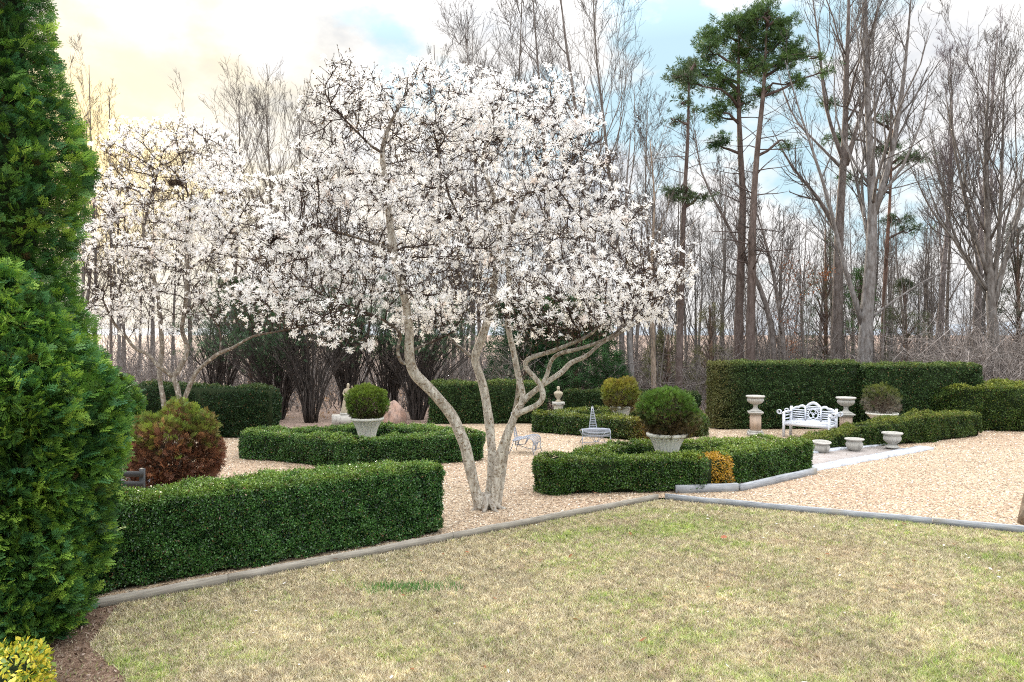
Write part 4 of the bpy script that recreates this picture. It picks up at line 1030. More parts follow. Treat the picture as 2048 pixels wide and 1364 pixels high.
# ------------------------------------------------------------------ bare trees
def spawn(P, Rr, m, tmin, tmax, Lf, ang, up, k, wander, r, rfac=.62, rend=.35, rmin=.006):
    N, K, _ = P.shape
    t = r.uniform(tmin, tmax, (N, m)); q = t*(K-1); i = np.minimum(q.astype(int), K-2); f = (q-i)[..., None]
    n = np.arange(N)[:, None]; A = P[n, i]; B = P[n, i+1]; p = A*(1-f)+B*f; T = norm(B-A)
    rad = (Rr[n, i]*(1-f[..., 0])+Rr[n, i+1]*f[..., 0])*rfac*r.uniform(.7, 1.1, (N, m))
    plen = np.linalg.norm(np.diff(P, axis=1), axis=2).sum(1)[:, None]
    L = plen*Lf(t)*r.uniform(.7, 1.25, (N, m))
    perp = r.normal(size=p.shape); perp = norm(perp-(perp*T).sum(-1, keepdims=True)*T)
    an = R(ang)*r.uniform(.7, 1.3, (N, m))[..., None]
    D = norm(T*np.cos(an)+perp*np.sin(an)).reshape(-1, 3); p = p.reshape(-1, 3); L = L.reshape(-1); rad = np.maximum(rad.reshape(-1), rmin)
    out = [p]; cur = p
    for s in range(k-1):
        D = norm(D+r.normal(size=D.shape)*wander+np.array([0, 0, up])/(k-1)); cur = cur+D*(L/(k-1))[:, None]; out.append(cur)
    Q = np.stack(out, 1); g = np.linspace(0, 1, k)[None]; R2 = np.maximum(rad[:, None]*(1-g*(1-rend)), rmin*.8)
    return Q, R2
def bare_tree(name, label, trunk, r0, seed, base, limbs=16, tmin=.35, ang=38, up=.9, sub=(7, 5, 3), L1=.42, col=(.22, .19, .17), twig=(.115, .105, .10), group=None, extra=None, mat=None, rmin=.0085, r1=.02, cat='tree', k1=7):
    r = rg(seed); T = np.array(trunk, float)-np.array([base[0], base[1], 0]); T = resample(T, np.linalg.norm(T[-1]-T[0])/14)
    n = len(T); g = np.linspace(0, 1, n); Rr = (r0*(1-g)**1.15*(1)+r1*g)*(1+.3*np.exp(-g*40))
    root = thing(name, label, cat, (base[0], base[1], 0), 0, group)
    tr = MB(); tr.tubes(T[None], Rr[None], 9, col, (Noise(seed, .8), .08))
    P0 = T[None]; R0 = Rr[None]
    ex = []
    for e in (extra or []):
        E = np.array(e[0], float)-np.array([base[0], base[1], 0]); E = resample(E, np.linalg.norm(E[-1]-E[0])/9); ge = np.linspace(0, 1, len(E)); Re = e[1]*(1-ge)+.015*ge
        tr.tubes(E[None], Re[None], 7, e[2] if len(e) > 2 else col, (Noise(seed+3, .8), .08)); ex.append((E[None], Re[None]))
    P1, R1 = spawn(P0, R0, limbs, tmin, .97, lambda t: L1*(1.15-t*.85), ang, up, k1, .12, r, .42, .22)
    tr.tubes(P1, R1, 5, col); tr.build('trunk', mat or M_bark, root, True)
    tw = MB()
    P2, R2 = spawn(P1, R1, sub[0], .15, .98, lambda t: .48*(1.15-t*.7), 36, up*.55, 5, .13, r, .55, .4, rmin)
    allp = [(P2, R2)]
    for (E, Re) in ex:
        a, b_ = spawn(E, Re, sub[0]+5, .2, .98, lambda t: .30*(1.2-t*.7), 36, up*.6, 5, .13, r, .5, .4, rmin); allp.append((a, b_))
    P2 = np.concatenate([a for a, _ in allp]); R2 = np.concatenate([b_ for _, b_ in allp])
    tw.tubes(P2, R2, 4, mix(col, twig, np.full(1, .5))[0])
    P3_, R3 = spawn(P2, R2, sub[1], .12, .98, lambda t: .50*(1.15-t*.6), 34, up*.4, 4, .15, r, .6, .5, rmin*.8); tw.tubes(P3_, R3, 3, twig)
    if sub[2]:
        P4, R4 = spawn(P3_, R3, sub[2], .2, .98, lambda t: .5, 34, up*.3, 3, .15, r, .7, .6, rmin*.62); tw.tubes(P4, R4, 3, twig)
    tw.build('crown', M_bark, root)
    root['_t'] = 1; del root['_t']
    return root, (P1, P2, P3_)
print('trees')
def TP(d, pts): return [P3(a, b, d) for a, b in pts]
def gbase(px, d): return ((px-CX)*d/F, d)
def tr(label, d, pts, r0, seed, **kw):
    # the trunk starts at the ground
    x0 = pts[0][0]; T = [((x0-CX)*d/F, d, -.3)]+TP(d, pts)
    return bare_tree('bare_tree', label, T, r0, seed, gbase(x0, d), **kw)
GREY = (.36, .34, .34); PALE = (.29, .28, .28)
tr('big pale forked tree behind the tall hedge block, with a white leaning limb', 30, [(1729, 720), (1730, 650), (1740, 560), (1747, 430), (1738, 270), (1730, 100), (1735, -160)], .33, 201, limbs=22, tmin=.32, ang=30, up=1.0, sub=(7, 4, 3), L1=.36, col=PALE,
   extra=[(TP(30, [(1728, 660), (1712, 600), (1688, 540), (1668, 440), (1640, 340), (1600, 230), (1570, 120)]), .12, PALE),
          (TP(30, [(1747, 430), (1775, 350), (1795, 250), (1812, 120), (1825, -40)]), .15), (TP(30, [(1735, 640), (1790, 600), (1850, 560), (1900, 540)]), .06)])
tr('thick dark trunked bare tree left of the pale forked tree', 33, [(1672, 720), (1675, 600), (1678, 420), (1690, 300), (1692, 150), (1700, -20), (1695, -200)], .30, 202, limbs=18, tmin=.38, ang=34, up=.9, col=(.25, .22, .21),
   extra=[(TP(33, [(1678, 470), (1640, 400), (1580, 330), (1545, 260)]), .12), (TP(33, [(1690, 330), (1650, 220), (1640, 100), (1620, -40)]), .10), (TP(33, [(1692, 330), (1730, 200), (1740, 60)]), .12)])
tr('spreading many limbed bare tree at the right edge', 31, [(1990, 740), (1985, 640), (1978, 540), (1975, 440), (1970, 300), (1980, 120)], .27, 203, limbs=18, tmin=.25, ang=34, up=1.1, sub=(8, 5, 3), L1=.6, col=(.25, .235, .225),
   extra=[(TP(31, [(1985, 620), (2010, 520), (2040, 420), (2080, 250)]), .14), (TP(31, [(1980, 560), (1945, 460), (1915, 330), (1890, 180)]), .11), (TP(31, [(1982, 590), (1925, 500), (1860, 420), (1820, 330)]), .08), (TP(31, [(1985, 600), (2000, 460), (2005, 300), (2010, 120)]), .11)])
tr('upright feathery bare tree with plume like top near the right edge', 38, [(1950, 740), (1955, 600), (1965, 420), (1985, 200), (1995, 60)], .24, 204, limbs=22, tmin=.3, ang=20, up=1.4, sub=(6, 4, 2), L1=.34, col=(.30, .27, .27), twig=(.17, .14, .18))
tr('upright feathery bare tree left of the plume topped one', 40, [(1875, 740), (1885, 560), (1900, 400), (1905, 200), (1900, 110)], .22, 205, limbs=28, tmin=.3, ang=18, up=1.4, sub=(6, 5, 2), L1=.32, col=(.30, .27, .27), twig=(.17, .14, .18))
tr('tall bare tree rising behind the right side of the big magnolia', 31, [(1215, 730), (1205, 620), (1185, 500), (1165, 350), (1150, 200), (1130, 80), (1110, -120)], .19, 206, limbs=16, tmin=.4, ang=36, up=1.2, sub=(6, 4, 3), L1=.4, col=(.26, .24, .23))
tr('slender bare tree with wide arching branches right of the magnolia top', 36, [(1245, 730), (1240, 600), (1225, 420), (1210, 260), (1190, 100), (1185, -60)], .17, 207, limbs=18, tmin=.35, ang=30, up=1.3, sub=(6, 4, 3), L1=.42, col=(.26, .24, .23))
tr('thin bare tree crowned above the middle of the big magnolia', 38, [(960, 740), (955, 500), (950, 320), (940, 160), (930, 60)], .12, 208, limbs=20, tmin=.35, ang=38, up=1.2, sub=(7, 5, 2), L1=.42, col=(.27, .24, .23))
tr('broad fan topped bare tree above the gap between the magnolias', 40, [(560, 760), (545, 520), (540, 350), (530, 190)], .18, 209, limbs=24, tmin=.35, ang=30, up=1.2, sub=(6, 4, 2), L1=.5, col=(.27, .24, .21))
tr('fine bare tree left of the fan topped one, above the left magnolia', 42, [(470, 760), (470, 560), (480, 360), (478, 200)], .15, 210, limbs=20, tmin=.35, ang=30, up=1.2, sub=(6, 4, 2), L1=.46, col=(.27, .24, .21))
tr('tall thin bare tree beside the tip of the arborvitae', 46, [(190, 780), (192, 500), (182, 300), (178, 130)], .14, 211, limbs=16, tmin=.5, ang=26, up=1.2, sub=(5, 4, 2), L1=.34, col=(.27, .23, .2))
tr('smaller bare tree just right of the tree beside the arborvitae', 48, [(222, 780), (222, 500), (220, 300), (218, 190)], .11, 212, limbs=14, tmin=.55, ang=26, up=1.2, sub=(5, 3, 2), L1=.3, col=(.27, .23, .2))
tr('pale straight trunk behind the left end of the far topiary', 29, [(1262, 740), (1258, 660), (1255, 560), (1250, 400), (1262, 260)], .155, 213, limbs=12, tmin=.45, ang=40, up=1.0, sub=(5, 4, 2), L1=.36, col=PALE)
tr('slim tan barked tree behind the far hedge ring', 29.5, [(1308, 780), (1306, 680), (1302, 560), (1310, 400), (1300, 280)], .12, 214, limbs=12, tmin=.42, ang=40, up=1.0, sub=(5, 4, 2), L1=.36, col=(.42, .34, .27))
tr('leaning crooked bare tree right of the dark slim pine', 32, [(1548, 740), (1545, 650), (1520, 570), (1480, 500), (1440, 420), (1400, 350), (1390, 260)], .17, 215, limbs=16, tmin=.3, ang=40, up=1.1, sub=(6, 4, 3), L1=.36, col=(.30, .27, .26))
tr('crooked grey tree rising between the twin pines and the dark trunked tree', 32, [(1570, 740), (1560, 620), (1545, 540), (1520, 440), (1490, 370)], .17, 216, limbs=18, tmin=.3, ang=40, up=1.1, sub=(6, 4, 3), L1=.42, col=(.32, .29, .28))
tr('tall bare tree with wide fine fans left of the tallest ones above the magnolia', 37, [(890, 740), (885, 500), (880, 330), (872, 180), (868, 90)], .11, 221, limbs=18, tmin=.35, ang=40, up=1.1, sub=(6, 4, 2), L1=.42, col=(.25, .23, .22))
tr('tall bare tree reaching out of the photo above the middle of the magnolia', 35, [(1010, 740), (1020, 500), (1030, 300), (1040, 120), (1045, -40)], .12, 222, limbs=18, tmin=.4, ang=42, up=1.1, sub=(6, 4, 2), L1=.4, col=(.25, .23, .22))
tr('tall bare tree right behind the magnolia top, leaning slightly left', 33, [(1110, 740), (1100, 500), (1090, 300), (1075, 120), (1060, -80)], .15, 223, limbs=18, tmin=.4, ang=44, up=1.1, sub=(6, 4, 2), L1=.4, col=(.25, .23, .22))
tr('fine bare tree between the fan topped one and the big magnolia', 41, [(610, 760), (612, 520), (600, 350), (598, 210)], .14, 224, limbs=20, tmin=.35, ang=28, up=1.2, sub=(6, 4, 2), L1=.44, col=(.27, .24, .21))
tr('bare tree with arching crown between the small dark pine and the magnolia', 38, [(1310, 740), (1300, 560), (1290, 380), (1295, 220)], .14, 225, limbs=20, tmin=.35, ang=34, up=1.1, sub=(6, 4, 2), L1=.42, col=(.25, .23, .22))
# the wood behind: copies of a few bare trees
protos = []
for q in range(6):
    r = rg(300+q); H = 15+q*.8; lean = r.normal(size=2)*.6
    T = [(0, 0, -.3), (lean[0]*.2, lean[1]*.2, H*.3), (lean[0]*.6+r.normal()*.2, lean[1]*.5, H*.6), (lean[0], lean[1], H)]
    t_, _ = bare_tree('bare_tree', 'slender bare grey tree in the wood behind the garden', T, .14+.02*(q % 3), 300+q, (0, 0), limbs=15, tmin=.25, ang=36, up=1.0, sub=(5, 3, 2), L1=.36,
                      col=[(.18, .17, .165), (.27, .262, .26), (.20, .18, .168)][q % 3], twig=(.125, .118, .112), group='bare trees in the wood behind the garden', rmin=.012)
    protos.append(t_)
r = rg(55); placed = [0]*6; cnt = 0; pos_used = []
zones = [(-1250, 300, 14, 36, 52, .62, .8), (300, 700, 12, 36, 52, .55, .78), (700, 1250, 24, 31, 50, .6, .82), (1250, 1450, 16, 33, 52, .5, .72), (1450, 1900, 27, 35, 54, .42, .72), (1750, 2300, 22, 34, 52, .45, .8)]
zones[0] = (0, 320, 12, 36, 54, .6, .8)
ZL = ['beyond the left magnolia', 'beyond the gap between the magnolias', 'beyond the big magnolia', 'beyond the far topiary', 'beyond the tall hedge', 'at the right edge']
KL = ['slender brown', 'paler grey', 'ruddy', 'slim brown', 'stout pale', 'tall ruddy']
DL = lambda d: 'near the front' if d < 38 else ('halfway back' if d < 45 else 'far back')
for zi_, (a, b_, n, d1, d2, s1, s2) in enumerate(zones):
    for i in range(n):
        for _ in range(20):
            d = r.uniform(d1, d2); px = r.uniform(a, b_); x = (px-CX)*d/F
            if all((x-u)**2+(d-v)**2 > .8 for u, v in pos_used): break
        pos_used.append((x, d)); s = r.uniform(s1, s2)*d/40; q = cnt % 6
        rz = r.uniform(0, 6.28)
        if not placed[q]: o = protos[q]; o['label'] = '%s bare tree %s in the wood %s' % (KL[q], DL(d), ZL[zi_]); o['group'] = 'bare trees in the wood '+ZL[zi_]; o.location = (x, d, -.1); o.rotation_euler[2] = rz; o.scale = (s, s, s); placed[q] = 1
        else: copy_thing(protos[q], (x, d, -.3), rz, (s, s, s*r.uniform(.9, 1.1)), '%s bare tree %s in the wood %s' % (KL[q], DL(d), ZL[zi_]), 'bare trees in the wood '+ZL[zi_])
        cnt += 1

# ------------------------------------------------------------------ pines
NV = []; NF = []
rr_ = rg(5)
for i in range(16):
    d = norm(rr_.normal(size=3)+np.array([0, 0, .7])); s = norm(np.cross(d, rr_.normal(size=3))); k = len(NV); NV += [s*-.05, d*.5-s*.06, d, d*.5+s*.06]; NF.append((k, k+1, k+2, k+3))
NV = np.array(NV); NF = np.array(NF)
def pine(label, d, pts, r0, seed, clumps, name='pine_tree', base=None, dens=26, size=.21, dark=(.028, .070, .024), light=(.12, .21, .055), col=(.19, .145, .125), bare=10, group=None):
    r = rg(seed); x0 = pts[0][0]; bx = gbase(x0, d); off = np.array([bx[0], bx[1], 0])
    T = np.array([((x0-CX)*d/F, d, -.3)]+TP(d, pts))-off; T = resample(T, .8); n = len(T); g = np.linspace(0, 1, n)
    root = thing(name, label, 'tree', (bx[0], bx[1], 0), 0, group); m = MB(); Rr = r0*.78*(1-g)**.8+.03
    m.tubes(T[None], Rr[None], 10, mix((.20, .16, .15), col, g)[None], (Noise(seed, .9), .1))
    fo = MB(); tw = MB(); C = []
    for (px, py, rx, ry, dd) in clumps:
        c = np.array(P3(px, py, d+dd))-off
        # limb from the trunk, leaving below the clump
        zi = np.clip(c[2]-np.linalg.norm(c[:2]-T[:, :2].mean(0))*.35, .5, T[-1, 2]); a = np.array([np.interp(zi, T[:, 2], T[:, i]) for i in range(3)])
        mid = (a+c)/2+np.array([0, 0, .15])+r.normal(size=3)*.15
        L = np.stack([a, (a+mid)/2+r.normal(size=3)*.06, mid, (mid+c)/2+r.normal(size=3)*.08, c]); m.tubes(L[None], np.linspace(.07, .02, 5)[None], 5, (.17, .13, .12))
        sx = rx*(d+dd)/F; sz = ry*(d+dd)/F; sx *= 1.18; sz *= 1.25; K = max(10, int(sx*sz*dens*5.2)); K2 = max(4, K//6)
        hub = c+norm(r.normal(size=(K2, 3)))*(r.random((K2, 1))**.5)*np.array([sx, sx*.9, sz])
        P = np.stack([np.tile(c, (K2, 1))*.6+L[2]*.4, (c+hub)/2+r.normal(size=(K2, 3))*.05, hub], 1); tw.tubes(P, np.tile([.022, .016, .012], (K2, 1)), 3, (.16, .12, .11))
        pk = hub[r.integers(0, K2, K*2)]+r.normal(size=(K*2, 3))*np.array([.20, .20, .12]); C.append(pk)
    C = np.concatenate(C); nn = Noise(seed+7, .8)
    c = mix(dark, light, np.clip(.45+.35*nn(C)+r.normal(size=len(C))*.2, 0, 1))
    fr = frames(r.normal(size=C.shape), np.array([0, 0, 1.])+r.normal(size=C.shape)*.5)*(size*r.uniform(.7, 1.3, len(C)))[:, None, None]
    fo.scatter(NV, NF, C, fr, c)
    if bare:
        P1, R1 = spawn(T[None], Rr[None], bare, .35, .95, lambda t: .11, 75, .1, 4, .15, r, .25, .3); m.tubes(P1, R1, 4, (.17, .13, .12))
        P2, R2 = spawn(P1, R1, 4, .3, 1, lambda t: .4, 40, .1, 3, .2, r, .5, .5); tw.tubes(P2, R2, 3, (.17, .13, .12))
    m.build('trunk', M_pinebark, root, True); tw.build('branches', M_bark, root); fo.build('crown', M_needle, root)
    return root
pine('tall pine with a rounded green crown, left one of the twin pines', 32, [(1476, 720), (1480, 560), (1487, 400), (1480, 300), (1476, 160), (1480, 40)], .26, 401,
     [(1470, 45, 38, 26, 0), (1440, 75, 36, 24, .4), (1500, 60, 30, 26, -.4), (1420, 110, 30, 22, 0), (1470, 110, 36, 26, .6), (1390, 150, 34, 20, 0), (1440, 160, 38, 20, -.5), (1500, 140, 26, 20, .4), (1470, 200, 30, 14, .4), (1430, 225, 30, 14, 0), (1370, 135, 20, 12, .4),
      (1415, 285, 36, 11, 0), (1445, 225, 22, 10, -.5), (1500, 205, 14, 10, 0), (1380, 165, 26, 12, -.8)], bare=20)
pine('tall pine with a rounded green crown, right one of the twin pines', 31, [(1500, 720), (1503, 560), (1506, 420), (1514, 300), (1528, 180), (1534, 40)], .24, 402,
     [(1530, 22, 34, 18, 0), (1560, 40, 30, 24, .3), (1510, 40, 28, 22, -.3), (1575, 85, 26, 24, 0), (1530, 85, 34, 26, .4), (1560, 130, 30, 20, -.4), (1590, 120, 18, 24, .4), (1520, 130, 24, 18, .4), (1585, 165, 24, 12, 0), (1540, 180, 28, 12, .3), (1575, 290, 14, 6, 0), (1640, 115, 12, 9, .6), (1655, 140, 12, 8, -.3)], bare=22)
pine('dark slender pine with sparse tufts left of the twin pines', 30, [(1357, 780), (1360, 660), (1364, 520), (1368, 400), (1376, 280), (1378, 150)], .17, 403,
     [(1368, 150, 18, 14, 0), (1392, 132, 16, 10, .3), (1350, 155, 14, 8, 0), (1375, 200, 14, 10, 0), (1362, 385, 26, 10, 0), (1350, 392, 20, 8, .5), (1385, 395, 26, 7, -.4), (1345, 240, 12, 6, 0), (1410, 400, 14, 5, 0)], dark=(.035, .06, .025), light=(.08, .13, .05), col=(.12, .09, .08), bare=16)
pine('reddish slim pine with scattered tufts behind the pale forked tree', 36, [(1765, 730), (1770, 560), (1780, 400), (1785, 260)], .15, 404,
     [(1810, 315, 26, 10, 0), (1790, 290, 18, 9, 0), (1835, 320, 14, 8, .4), (1770, 240, 16, 8, 0), (1750, 300, 14, 8, 0), (1800, 440, 22, 10, 0), (1825, 460, 16, 8, 0), (1700, 360, 18, 9, 0), (1680, 270, 22, 9, 0), (1660, 205, 22, 9, 0), (1668, 280, 14, 8, .4)], dark=(.035, .075, .03), light=(.08, .15, .05), col=(.30, .16, .11), bare=10)
def cedars(label, px, d, top, wpx, seed, col=((.03, .06, .02), (.09, .13, .045)), n=900, taper=1.0, zb=.3, size=.3, drop=0):
    r = rg(seed); bx = gbase(px, d); root = thing('cedar_tree', label, 'tree', (bx[0], bx[1], 0)); H = EYE-(top-HY)*d/F; W = wpx*d/F/2
    z = r.random(n)**.8; a = r.uniform(0, 6.28, n); nn = Noise(seed, .5)
    rr = W*(1-z*taper)**.6*np.sqrt(r.random(n)); p = np.stack([rr*np.cos(a), rr*np.sin(a), zb+z*(H-zb)], -1); keep = nn(p)+r.normal(size=n)*.25 > -.25; p = p[keep]; z = z[keep]
    m = MB(); K = 60; e = p[r.integers(0, len(p), K)]; s0 = e*np.array([0, 0, .75]); m.tubes(np.stack([s0, (s0+e)/2+np.array([0, 0, .1]), e], 1), np.tile([.03, .02, .012], (K, 1)), 4, (.20, .15, .13))
    m.tube([(0, 0, -.2), (.05, 0, H*.5), (0, 0, H*.95)], [.11, .08, .02], 7, (.26, .18, .14)); m.build('trunk', M_bark, root)
    out = p*np.array([1, 1, 0]); ax = norm(out+1e-4)+r.normal(size=p.shape)*.4+np.array([0, 0, .2-drop])
    c = mix(col[0], col[1], np.clip(.45+.3*nn(p*2)+r.normal(size=len(p))*.25, 0, 1))
    f = MB(); f.scatter(SPS_V, SPS_F, p, frames(ax, r.normal(size=p.shape)+np.array([0, 0, .8]))*(size*r.uniform(.7, 1.4, len(p)))[:, None, None], c); f.build('crown', M_needle, root)
cedars('thin olive green cedar between the twin pines and the dark trunked tree', 1650, 34, 440, 110, 501, n=1500)
cedars('bright green young cedar behind the pale forked tree', 1722, 33, 540, 70, 502, ((.03, .10, .02), (.08, .19, .04)), n=700, zb=3)
cedars('dull green cedar low in the wood behind the tall hedge block', 1810, 33, 560, 130, 503, ((.06, .08, .045), (.13, .15, .08)), n=1300)
cedars('dull green cedar in the wood at the right edge', 2035, 33, 440, 130, 504, ((.05, .06, .045), (.12, .13, .09)), n=1600)
cedars('olive cedar sapling behind the far topiary', 1335, 31, 660, 150, 505, ((.08, .09, .04), (.16, .16, .07)), n=900)
cedars('olive cedar sapling left of the tall hedge', 1420, 31, 600, 90, 506, ((.08, .08, .04), (.15, .14, .06)), n=600)
# dark drooping conifer mass behind the back hedge
cedars('dark spreading evergreen behind the back hedge, right of the big magnolia trunks', 1150, 29, 590, 215, 507, ((.012, .045, .014), (.04, .11, .025)), n=8500, taper=.7, zb=.5, size=.36, drop=.5)
cedars('dark evergreen behind the right side of the magnolia trunks', 1050, 30, 600, 160, 508, ((.012, .045, .018), (.035, .10, .035)), n=5500, taper=.6, zb=.6, size=.36, drop=.3)
cedars('dark evergreen close behind the left hedge and magnolia', 500, 31, 560, 150, 509, ((.012, .04, .014), (.04, .10, .025)), n=3500, taper=.6, zb=2.2, size=.34)
# rusty leaved sapling
root = thing('rusty_leaved_sapling', 'small tree still holding rusty brown leaves behind the tall hedge', 'tree', (*gbase(1602, 32), 0)); r = rg(9)
T = np.array([(0, 0, -.2), (.1, 0, 2), (0, .1, 4), (.15, 0, 6)]); T = resample(T, .5); m = MB(); Rr = np.linspace(.05, .012, len(T)); m.tubes(T[None], Rr[None], 6, (.2, .16, .14))
P1, R1 = spawn(T[None], Rr[None], 18, .3, .95, lambda t: .22, 50, .3, 5, .15, r); m.tubes(P1, R1, 4, (.2, .15, .13)); m.build('trunk', M_bark, root)
p = P1[:, 2:].reshape(-1, 3); p = p[r.integers(0, len(p), 520)]+r.normal(size=(520, 3))*.14; m = MB(); leaves(m, p, norm(r.normal(size=p.shape)), .10, r, mix((.34, .13, .06), (.20, .08, .04), r.random(520))); m.build('leaves', M_dead, root)

# ------------------------------------------------------------------ dark many stemmed shrubs at the back left
def vase_shrub(label, px, d, wpx, top, seed, n=70, leafy=.6, lean=0.0):
    r = rg(seed); bx = gbase(px, d); root = thing('many_stemmed_shrub', label, 'shrub', (bx[0], bx[1], 0), 0, 'dark many stemmed shrubs at the back'); H = EYE-(top-HY)*d/F; W = wpx*d/F/2
    a = r.uniform(0, 6.28, n); sp_ = np.sqrt(r.random(n)); e = np.stack([W*sp_*np.cos(a)+lean, W*.8*sp_*np.sin(a), H*(1-.35*sp_**2)*r.uniform(.75, 1.05, n)], -1)
    s0 = np.stack([np.cos(a)*.22*sp_, np.sin(a)*.22*sp_, 0*a], -1); t = np.linspace(0, 1, 7)[None, :, None]
    P = s0[:, None]*(1-t)+e[:, None]*t; P[:, :, :2] -= (e-s0)[:, None, :2]*(.22*np.sin(t*math.pi)); P[:, 1:] += r.normal(size=(n, 6, 3))*.05
    Rr = np.linspace(.036, .012, 7)[None]*r.uniform(.5, 1.2, (n, 1)); m = MB(); dk = (.085, .075, .072); m.tubes(P, Rr, 5, dk)
    P2, R2 = spawn(P, Rr, 5, .3, .95, lambda t: .30, 24, .4, 4, .12, r, .5, .5, .007); m.tubes(P2, R2, 3, dk); P3_, R3 = spawn(P2, R2, 3, .2, 1, lambda t: .5, 30, .3, 3, .15, r, .7, .6, .006); m.tubes(P3_, R3, 3, dk)
    m.build('stems', M_bark, root)
    p = P3_[:, 1:].reshape(-1, 3); zthr = H*(1-leafy*1.05); nn = Noise(seed, .35); w = np.clip((p[:, 2]-zthr)/(H*.22)+nn(p)*.5, 0, 1); p = p[r.random(len(p)) < w]
    k = 2; p = np.repeat(p, k, 0)+r.normal(size=(len(p)*k, 3))*.10
    f = MB(); c = mix((.016, .050, .020), (.065, .14, .06), np.clip(.5+.3*nn(p*2)+r.normal(size=len(p))*.25, 0, 1)); c = mix(c, (.10, .17, .11), (r.random(len(p)) < .06)*.8)
    f.scatter(SPS_V, SPS_F, p, frames(r.normal(size=p.shape)+np.array([0, 0, .4]), r.normal(size=p.shape))*(.20*r.uniform(.7, 1.3, len(p)))[:, None, None], c); f.build('foliage', M_needle, root)
vase_shrub('wide dark shrub of many bare stems left of the statue, nearest the left hedge', 555, 26.5, 240, 590, 601, 62, .55, -.5)
vase_shrub('dark shrub of many stems between the leftmost stems and the statue', 622, 25.6, 170, 600, 602, 38, .5)
vase_shrub('dark shrub of upright stems right behind the stone statue', 700, 27, 170, 560, 603, 46, .55)
vase_shrub('dark shrub of upright stems behind the boulder', 775, 27.5, 170, 590, 604, 46, .5)
vase_shrub('dark shrub with stems fanning right over the back hedge', 835, 26.5, 210, 610, 605, 60, .45, .5)
vase_shrub('dark shrub stems farthest left, behind the left magnolia trunk', 440, 28, 150, 600, 606, 42, .5)

# ------------------------------------------------------------------ brush in the wood and other stuff
print('brush')
r = rg(81); n = 5600; d = r.uniform(28.5, 50, n); px = np.where(r.random(n) < .35, r.uniform(1230, 2200, n), r.uniform(-100, 2250, n)); x = (px-CX)*d/F
bn_ = Noise(44, .16)(np.stack([x, d, 0*x], -1)); H = r.uniform(.7, 2.8, n)*np.clip(1+.55*bn_, .45, 1.8); lean = r.normal(size=(n, 2))*.42
t = np.linspace(0, 1, 5)[None, :, None]; b0 = np.stack([x, d, np.full(n, -.3)], -1); e = b0+np.concatenate([lean*H[:, None], H[:, None]], 1)
P = b0[:, None]*(1-t)+e[:, None]*t; P[:, 1:] += r.normal(size=(n, 4, 3))*.12; P[:, -1, 2] -= np.abs(lean).sum(1)*.5
Rr = np.linspace(.020, .008, 5)[None]*r.uniform(.6, 1.5, (n, 1)); bc = mix((.15, .135, .13), (.40, .375, .365), r.random(n)); m = MB()
m.tubes(P, Rr, 3, np.repeat(bc[:, None], 5, 1))
P2, R2 = spawn(P, Rr, 5, .2, .98, lambda t: .42, 45, .3, 4, .2, r, .6, .5, .007); m.tubes(P2, R2, 3, np.repeat(np.repeat(bc, 5, 0)[:, None], 4, 1))
P3_, R3 = spawn(P2[::2], R2[::2], 2, .2, .98, lambda t: .6, 45, .2, 3, .2, r, .7, .6, .006); m.tubes(P3_, R3, 3, (.25, .23, .225))
n = 170; d = r.uniform(29, 48, n); x = (np.where(r.random(n) < .8, r.uniform(1230, 2200, n), r.uniform(0, 1230, n))-CX)*d/F; H = r.uniform(3.5, 9, n); b0 = np.stack([x, d, np.full(n, -.3)], -1); e = b0+np.stack([r.normal(size=n)*.08*H, r.normal(size=n)*.08*H, H], -1)
P = b0[:, None]*(1-t)+e[:, None]*t; P[:, 1:] += r.normal(size=(n, 4, 3))*.10; Rr = np.linspace(.032, .010, 5)[None]*r.uniform(.6, 1.4, (n, 1)); m.tubes(P, Rr, 4, (.24, .22, .21))
P2, R2 = spawn(P, Rr, 8, .2, .98, lambda t: .24, 40, .6, 4, .16, r, .5, .5, .008); m.tubes(P2, R2, 3, (.19, .175, .17)); P3_, R3 = spawn(P2, R2, 3, .2, .98, lambda t: .5, 40, .3, 3, .2, r, .7, .6, .0065); m.tubes(P3_, R3, 3, (.17, .155, .15))
tag(m.build('undergrowth', M_bark), 'tangled grey undergrowth filling the wood behind the garden', 'undergrowth', kind='stuff')
# paler tangle at the right
n = 420; d = r.uniform(27.5, 33, n); px = r.uniform(1890, 2250, n); x = (px-CX)*d/F; H = r.uniform(1.2, 4.2, n); lean = r.normal(size=(n, 2))*.55
b0 = np.stack([x, d, np.full(n, -.1)], -1); e = b0+np.concatenate([lean*H[:, None], H[:, None]], 1); P = b0[:, None]*(1-t)+e[:, None]*t; P[:, 1:] += r.normal(size=(n, 4, 3))*.16; P[:, -1, 2] -= np.abs(lean).sum(1)*1.2
Rr = np.linspace(.026, .009, 5)[None]*r.uniform(.5, 1.4, (n, 1)); m = MB(); m.tubes(P, Rr, 4, (.46, .42, .40))
P2, R2 = spawn(P, Rr, 6, .2, .98, lambda t: .42, 45, -.2, 4, .2, r, .6, .5, .007); m.tubes(P2, R2, 3, (.44, .40, .38))
tag(m.build('vine_tangle', M_bark), 'pale grey tangle of bare vines at the right edge above the broad hedge', 'vines', kind='stuff')
# forest-floor leaves
n = 30000; d = r.uniform(26.5, 48, n); x = (r.uniform(-100, 2200, n)-CX)*d/F; keep = ~((x > 5.8) & (d < 27)); x = x[keep]; d = d[keep]; n = len(x)
m = MB(); p = np.stack([x, d, r.uniform(-.25, .04, n)], -1); leaves(m, p, np.tile([0, 0, 1.], (n, 1)), .11, r, mix((.42, .26, .18), (.55, .42, .34), r.random(n)), .5, 0)
tag(m.build('fallen_leaves', M_dead), 'dry brown leaves covering the floor of the wood', 'leaf litter', kind='stuff')

